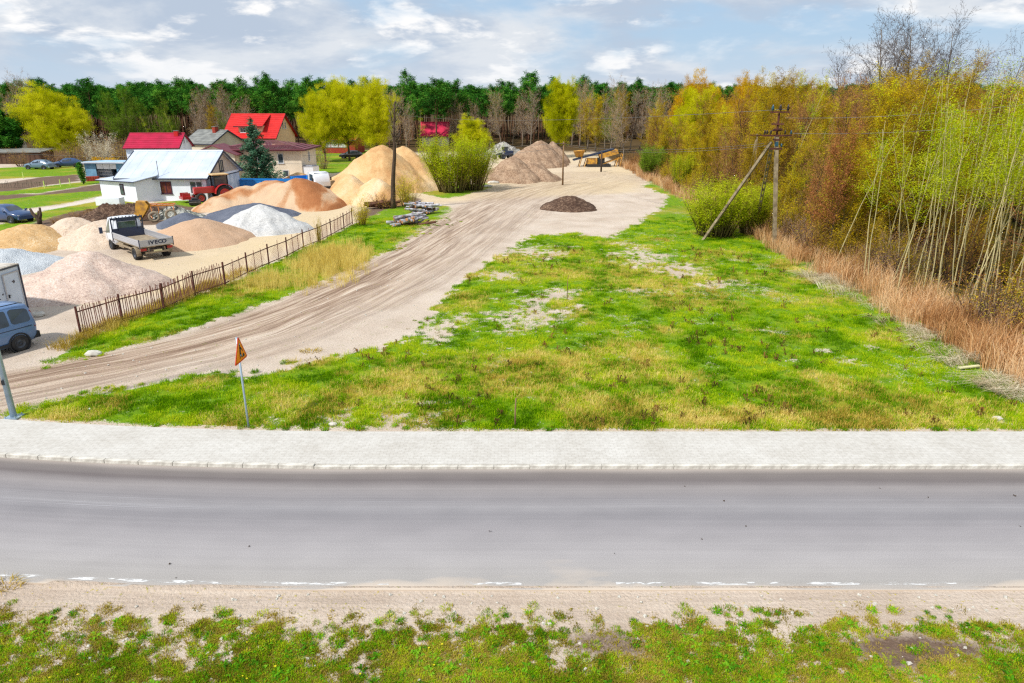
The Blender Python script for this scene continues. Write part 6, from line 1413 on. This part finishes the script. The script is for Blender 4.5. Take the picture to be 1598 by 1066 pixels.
# road works sign
sx_, sy_ = G(388, 667)
SG = thing('road_sign', 'orange triangular road works warning sign on a grey post', 'sign', (sx_, sy_, 0), 0)
MB().tube((0, 0, -.3), (-.0, 0, 2.95), .032, None, 12).tube((0, 0, 2.95), (0, 0, 2.96), .036, None, 12).build('post', ['galv'], SG, True)
ang = math.radians(88)          # direction in which the plate's width runs
PB = bpy.data.objects.new('plate', None)
def tri(hw, z0, z1, d0, d1, name, mat, parent, rad=.05):
    mb = MB(); P = [(-hw, z0), (hw, z0), (0, z1)]; out = []
    for i in range(3):
        a, b, c = Vector(P[i-1]), Vector(P[i]), Vector(P[(i+1) % 3]); u1 = (a-b).normalized(); u2 = (c-b).normalized()
        for t in range(5): k = t/4; q = b+u1*rad*2*(1-k)**2+u2*rad*2*k**2; out.append((q.x, q.y))
    ca, sa = math.cos(ang), math.sin(ang); n = (sa, -ca)
    V = [(p[0]*ca+n[0]*d, p[0]*sa+n[1]*d, p[1]) for d in (d0, d1) for p in out]; m = len(out)
    mb.add(V, [tuple(range(m)), tuple(range(2*m-1, m-1, -1))]+[(k, (k+1) % m, m+(k+1) % m, m+k) for k in range(m)]); return mb.build(name, [mat], parent)
pl = tri(.46, 2.20, 3.0, .04, .055, 'plate', 'sign_rim', SG); tri(.385, 2.245, 2.925, .0555, .0585, 'face', 'sign_orange', pl, .04)
pg = MB(); ca, sa = math.cos(ang), math.sin(ang)
def pq(pts): 
    V = [(p[0]*ca+sa*d, p[0]*sa-ca*d, 2.25+p[1]) for d in (.0588, .0605) for p in pts]; m = len(pts); pg.add(V, [tuple(range(m)), tuple(range(2*m-1, m-1, -1))]+[(k, (k+1) % m, m+(k+1) % m, m+k) for k in range(m)])
pq([(-.03, .42), (.03, .42), (.045, .47), (0, .5), (-.045, .47)]); pq([(-.07, .22), (.02, .20), (.06, .40), (-.03, .42)]); pq([(-.10, .05), (-.05, .05), (.01, .21), (-.06, .23)]); pq([(.05, .05), (.10, .05), (.03, .22), (-.03, .21)]); pq([(.03, .36), (.16, .22), (.18, .24), (.05, .40)]); pq([(.10, .05), (.28, .05), (.20, .16), (.14, .14)])
pg.build('pictogram', ['plastic_black'], pl)
MB().box((.03, -.01, 2.75), (.05, .08, .05), 0, ang).box((.03, -.01, 2.4), (.05, .08, .05), 0, ang).build('clamp', ['galv'], SG)
# street lamp
lx, ly = G(22, 652)
LP_ = thing('street_lamp', 'galvanised street lamp post on a bolted base by the pavement', 'street lamp', (lx, ly, 0))
MB().tube((0, 0, .05), (0, 0, 7.6), .095, .05, 14).build('post', ['galv'], LP_, True); MB().box((0, 0, .03), (.42, .42, .04)).build('base_plate', ['galv'], LP_)
for a in (-1, 1):
    for b_ in (-1, 1): MB().tube((a*.16, b_*.16, .05), (a*.16, b_*.16, .11), .018).build('bolt', ['galv'], LP_)
MB().path([(0, 0, 7.55), (0, -.1, 7.9), (0, -.6, 8.15), (0, -1.3, 8.25)], .03, 8).build('arm', ['galv'], LP_, True); bevel(MB().box((0, -1.6, 8.27), (.26, .7, .09)).build('lamp_head', ['alu_board'], LP_), .02)
MB().box((.0, -.1, 1.25), (.09, .02, .16)).build('service_door', ['plastic_black'], LP_)
x, y = G(804, 665); sk_ = MB().path([(0, 0, -.2), (0.0, 0, .5), (.02, 0, .95)], [.028, .025, .02], 6).build('wooden_stake', ['wood_pole'], None, True); sk_.location = (x, y, 0); tag(sk_, 'short weathered wooden stake at the pavement edge of the field', 'stake')
x, y = G(885, 468); sk_ = MB().path([(0, 0, -.2), (0.0, 0, .9), (.03, 0, 1.3)], [.02, .018, .012], 5).build('thin_stick', ['wood_pole'], None, True); sk_.location = (x, y, 0); tag(sk_, 'thin dark stick standing in the middle of the field', 'stick')
# iron fence
posts = [(127, 525), (192, 503), (257, 484), (305, 462), (352, 446), (387, 429), (420, 414), (449, 402), (474, 388), (497, 379), (517, 369), (537, 358), (550, 350)]
PW = [G(*p) for p in posts]
x0, y0 = PW[0]
FN = thing('iron_fence', 'rusty iron picket fence between the gravel yard and the track', 'fence', (x0, y0, 0))
rf = random.Random(9); HT = 1.22
for i, (x, y) in enumerate(PW):
    MB().box((x-x0, y-y0, .6), (.07, .07, 1.5)).build('fence_post', ['rust_dark'], FN)
rail = MB(); low = MB()
for a, b in zip(PW[:-1], PW[1:]):
    for mb, z in ((rail, HT-.12), (low, .16)): mb.tube((a[0]-x0, a[1]-y0, z), (b[0]-x0, b[1]-y0, z), .028, None, 6)
rail.build('top_rail', ['rust_dark'], FN); low.build('bottom_rail', ['rust_dark'], FN)
npk = 0; pk_me = []
for v_ in range(4): o = MB().tube((0, 0, .06), (0, 0, HT+.05+.04*v_), .02, .018, 5).build('picket', ['rust_fence'], FN); pk_me.append(o)
for j, (a, b) in enumerate(zip(PW[:-1], PW[1:])):
    L = math.dist(a, b); n = int(L/(.115 if j < 4 else .8))
    for k in range(1, n):
        t = k/n; o = pk_me[npk] if npk < 4 else rf.choice(pk_me).copy()
        if npk >= 4: COL.objects.link(o); o.parent = FN
        o.location = (a[0]+(b[0]-a[0])*t-x0+.03, a[1]+(b[1]-a[1])*t-y0, 0); o.rotation_euler = (rf.gauss(0, .03), rf.gauss(0, .03), 0); npk += 1
    if j >= 4:   # sagging wire netting in the farther bays
        ms = MB(); d = Vector((b[0]-a[0], b[1]-a[1], 0)); dn = d.normalized(); m = int(L/.16)
        for k in range(m):
            for s_ in (-1, 1):
                p0 = Vector((a[0]-x0, a[1]-y0, .16))+d*(k/m); p1 = p0+dn*s_*.9; p1.z = HT-.14
                t1 = (p1-Vector((a[0]-x0, a[1]-y0, 0))).dot(dn)
                if 0 <= t1 <= L: ms.tube(p0, p1, .006, None, 3, 0, False)
        ms.build('wire_netting', ['rust_fence'], FN)['kind'] = 'stuff'
# log pile near the trunk
M('log_bark', rgb(196, 196, 204), rgb(120, 112, 112), 3, .9, .4, stretch=(1, 1, 1), detail=8); M('log_end', rgb(190, 140, 96), rgb(160, 112, 74), 5, .9); M('log_brown', rgb(120, 84, 64), rgb(84, 58, 46), 4, .9, .4)
def logpile(px, py, label, n, w, rng, hh, rz=.3):
    x, y = G(px, py); R = random.Random(rng); t = thing('log_pile', label, 'log pile', (x, y, 0), rz)
    for i in range(n):
        L = R.uniform(.9, 2.0); r = R.uniform(.06, .13); lay = R.random()**1.3
        c = Vector((R.uniform(-w, w)*(1-.5*lay), R.uniform(-.7, .7)*(1-.6*lay), r+hh*lay)); a = R.gauss(.35, .45); e = R.gauss(0, .10)
        d = Vector((math.cos(a), math.sin(a), e))*L/2; mb = MB(); mb.tube(c-d, c+d, r, r*.85, 8, 0, False)
        o = len(mb.v); mb.f += [tuple(range(o-9, o-17, -1)), tuple(range(o-8, o))]; mb.m += [1, 1]; mb.a += [.5, .5]
        mb.build('log', ['log_bark' if R.random() < .8 else 'log_brown', 'log_end'], t)
logpile(641, 351, 'nearer pile of split grey birch logs on the grass by the track', 34, 1.3, 5, .75, .35)
logpile(658, 334, 'farther pile of split grey birch logs beside the dark trunk', 34, 1.5, 6, .95, .1)
x, y = G(594, 325); t = thing('stump_logs', 'reddish brown logs stacked under the brush by the dark trunk', 'log pile', (x, y, 0), .5)
R = random.Random(8)
for i in range(12): MB().tube((R.uniform(-1.8, 1), R.uniform(-.5, .5), .15+R.random()*.6), (R.uniform(0, 2.2), R.uniform(-.5, .5), .15+R.random()*.6), .12, None, 8).build('log', ['log_brown'], t)
# thuja and spruce
SP = tp(levels=2, seg=(.28, .4, .4), jit=(.01, .08, .2), trop=(0, .12, .1), start=(.06, .25, 0), kids=(4.2, 2.2, 0), ang=(82, 44, 30), ratio=(.30, .42), shape=lambda t: 1.12*(1-t)+.05, leaf_lv=1, leaf_n=9, leaf_sp=.13, leaf_s=.26, leaf_w=.5, tw=.012, tube_lv=0, leaf_t=.15)
proto('spruce', 1, 'spruce_tree', 'bluish green spruce standing before the hip roofed house', 'tree', 9, .16, SP, 'bark_dark', 'twig_brown', 'leaf_spruce', None)
x, s = ZA(392, 172, 89); put('spruce', x, 89, s/9.0, tilt=(0, 0))
TJ = tp(levels=1, seg=(.16, .2, .2), jit=(.02, .12, .2), trop=(0, .5, .1), start=(.06, 0, 0), kids=(7, 0, 0), ang=(48, 40, 30), ratio=(.22, .42), shape=lambda t: (1.1-.55*abs(t-.4)*2)*(1.0 if t < .9 else .4), leaf_lv=1, leaf_n=10, leaf_sp=.08, leaf_s=.17, tw=.012, tube_lv=0)
proto('thuja', 1, 'thuja_tree', 'narrow dark green conical thuja between the fields and the blue shed', 'tree', 3.0, .08, TJ, 'bark_dark', 'twig_brown', 'leaf_pine', None)
x, y = G(131, 288); put('thuja', x, y, ZA(128, 248, y)[1]/3.0, tilt=(0, 0))
proto('dkcon', 1, 'yew_tree', 'dark green broad conifer at the far left of the fields', 'tree', 7, .2, tp(**{**WILLOW, 'hang': False, 'leaf_s': .3, 'trop': (0, .3, .1, 0)}), 'bark_dark', 'twig_brown', 'leaf_pine', None)
x, s = ZA(-4, 182, 128); put('dkcon', x, 128, s/7)
# rails, stakes and small field things
x, y = G(30, 293); t = thing('brush_fence', 'short grey brushwood fence between the ploughed strips', 'fence', (x, y, 0), .25)
for i in range(26): MB().tube((-3.0+i*.24, 0, 0), (-3.0+i*.24+rf.gauss(0, .12), rf.gauss(0, .1), rf.uniform(.5, 1.0)), .03, .02, 5).build('stick', ['bark_grey'], t)
MB().box((0, 0, .55), (6.2, .06, .07)).build('rail', ['bark_grey'], t)
M('stake_lime', rgb(198, 220, 120), rgb(180, 200, 100), 3, .7)
for (px, py, lb) in ((37, 279, 'farthest pale lime stake standing beyond the ploughed strip'), (70, 294, 'pale lime stake right beside the brushwood fence'), (95, 292, 'middle pale lime stake of the field row'), (110, 290, 'pale lime stake nearest the thuja')):
    x, y = G(px, py); o = MB().box((0, 0, .4), (.09, .09, 1.0)).build('marker_stake', ['stake_lime']); bevel(o, .02); o.location = (x, y, 0); tag(o, lb, 'stake')
M('stone_pale', rgb(206, 202, 192), rgb(170, 164, 152), 2, .9, .4); M('litter_white', rgb(220, 222, 226), rgb(200, 202, 206), 3, .7)
def stone(px, py, r, lb, mat='stone_pale', fl=.5, name='stone'):
    x, y = G(px, py); R = random.Random(int(px*py)); mb = MB(); n = 9; m = 5
    for i in range(m+1):
        ph = math.pi*i/m
        for k in range(n):
            a = 2*math.pi*k/n; q = r*(1+R.uniform(-.15, .15)); mb.v.append((q*math.sin(ph)*math.cos(a), q*math.sin(ph)*math.sin(a)*.8, q*fl*math.cos(ph)+r*fl*.6))
    for i in range(m):
        for k in range(n): mb.f.append((i*n+k, (i+1)*n+k, (i+1)*n+(k+1) % n, i*n+(k+1) % n)); mb.m.append(0); mb.a.append(.5)
    o = mb.build(name, [mat]); o.location = (x, y, 0); tag(o, lb, 'stone')
stone(146, 553, .36, 'pale broken slab stone at the tip of the grass wedge', fl=.25); stone(60, 493, .35, 'small kerb like stone block beside the container corner', fl=.35); stone(141, 641, .09, 'crumpled white litter in the grass strip by the pavement', 'litter_white', .7, 'litter')
stone(770, 286, .8, 'pale concrete slab at the left foot of the rutted earth heap', fl=.25); stone(760, 292, .7, 'flat concrete piece beside the big willow bush', fl=.25)
stone(1556, 655, .16, 'pale clod at the pavement edge below the bleached reeds', fl=.5); stone(520, 664, .14, 'small sandy clod at the pavement edge', fl=.5)
x, y = G(485, 550); o = tuft(90, .3, .3, .01, 0, 1.4, 501).build('straw_clump', ['dry_blade']); o.location = (x, y, 0); o.scale = (1.3, .8, .7); tag(o, 'small clump of orange dead straw on the sandy track edge', 'clump')
x, y = G(1512, 578); o = MB().box((0, 0, .12), (.95, .14, .04), 0, .25).build('yellow_plank', ['plate_yellow']); o.location = (x, y, 0.03); tag(o, 'pale yellow plank lying in the bleached reeds', 'plank')
# broken branch debris and pebbles
pb = []
for s_ in range(3):
    R = random.Random(s_); m = MB(); q = [Vector((R.uniform(-1, 1), R.uniform(-1, 1), R.uniform(-.6, .6))).normalized() for _ in range(8)]
    m.add([(-1, -.8, 0), (1, -.7, 0), (.9, .8, 0), (-.8, .9, 0), (-.5, -.4, .7), (.6, -.3, .8), (.4, .5, .6), (-.5, .5, .8)], [(3, 2, 1, 0), (4, 5, 6, 7), (0, 1, 5, 4), (1, 2, 6, 5), (2, 3, 7, 6), (3, 0, 4, 7)]); pb.append(m)
p = place(9000, -34, 17, 8.8, 75, lambda X, Y, f: np.where(f['s'] < R0-.1, .8, np.where(f['s'] > P1+.1, .35, 0))*(1-f['gr'])*(1-f['wood']), .012, .05, 3, 1.6, .6)
scatter('pebbles', pb, *p[:5], ['stone_pale'], 'scattered pebbles on the sandy ground and verge', 'pebbles')

x, y = G(6, 909); o = tuft(120, .28, .3, .008, 0, 1.4, 502).build('dead_grass_clump', ['dry_blade']); o.location = (x, y, -.08); o.scale = (1.2, .7, .5); tag(o, 'dark brown dead grass clump on the road edge sand', 'clump')
p = place(130, -16, 16, 12.3, 17, lambda X, Y, f: (Y > 0)*.12, .012, .035, 3, 1, .6); p[0][:, 2] = -.045
scatter('road_debris', [rosette(4, 1.6, 0, 190, .4, .5), pb[0], pb[1]], *p[:5], ['bark_dark'], 'dead leaves and grit lying on the asphalt', 'debris')
# ---------------------------------------------------------------- labels that single out the trees of a mass
ORD = ['first', 'second', 'third', 'fourth', 'fifth', 'sixth', 'seventh', 'eighth', 'ninth', 'tenth', 'eleventh', 'twelfth', 'thirteenth', 'fourteenth', 'fifteenth', 'sixteenth', 'seventeenth']
def proj(x, y, z=0):
    d = y*math.cos(TH)+(HC-z)*math.sin(TH); return 799+x/d*F
PZ = [(60, 'behind the left field hedge'), (135, 'behind the golden willow'), (205, 'left of the crimson roof'), (290, 'behind the crimson roof'), (355, 'behind the grey roof'), (465, 'behind the red roof'), (615, 'behind the willow trio'), (700, 'behind the dark trunk'), (765, 'behind the big willow bush'), (830, 'behind the pale rubble heap'), (910, 'behind the lone round willow'),
      (980, 'behind the screening machine'), (1060, 'behind the green bushes'), (1200, 'behind the weeping willows'), (9999, 'beyond the thicket')]
TZ = [(1080, 'behind the green bushes'), (1110, 'left of the weeping willows'), (1135, 'before the weeping willows'), (1160, 'between the orange trees'), (1225, 'behind the utility pole'), (1275, 'just right of the utility pole'), (1325, 'left of the copper oak'), (1365, 'beside the copper oak'), (1430, 'under the tallest bare birches'), (1500, 'right of the tallest bare birches'), (1560, 'above the bleached reeds'), (9999, 'at the right picture edge')]
TZ.insert(-1, (1640, 'over the last reeds'))
def relabel(prefix, zones, ranks, desc, only=None):
    bins = {}
    for o in [o for o in bpy.data.objects if o.parent is None and o.get('group') and o.name.split('.')[0] == prefix]:
        px = proj(o.location.x, o.location.y); z = next(t for a, t in zones if px < a)
        bins.setdefault(z, []).append((px, o))
    for z, L in bins.items():
        ys = sorted(o.location.y for _, o in L); n = len(ys)
        sub = {}
        for px, o in L:
            r = min(sum(y < o.location.y for y in ys)*len(ranks)//n, len(ranks)-1); sub.setdefault(r, []).append((px, o))
        for r, S in sub.items():
            S.sort(key=lambda t: t[0])
            for k, (px, o) in enumerate(S):
                if k < 17: o['label'] = f'{ORD[k]} {desc} from the left, {ranks[r]} {z}'
                else: o['label'] = f'{desc} crowded {ranks[r]} {z}'
relabel('pine_tree', PZ, ['in the front row', 'in the middle rows', 'deep in the wood'], 'pine')
relabel('bare_tree', PZ, ['at the wood edge'], 'leafless grey tree')
relabel('budding_tree', TZ, ['in front', 'halfway back', 'at the back'], 'olive budding tree')
relabel('bare_thicket_tree', TZ, ['in front', 'halfway back', 'at the back'], 'leafless brown tree')
relabel('birch_tree', TZ, ['in front', 'further back'], 'slim lime birch')
relabel('bare_shrub', TZ, ['in front', 'second rank', 'third rank', 'further back'], 'bare shrub')
relabel('young_tree', PZ, ['before the wood'], 'small yellow green tree')
relabel('yellow_shrub', TZ, ['in front', 'further back'], 'olive yellow shrub')
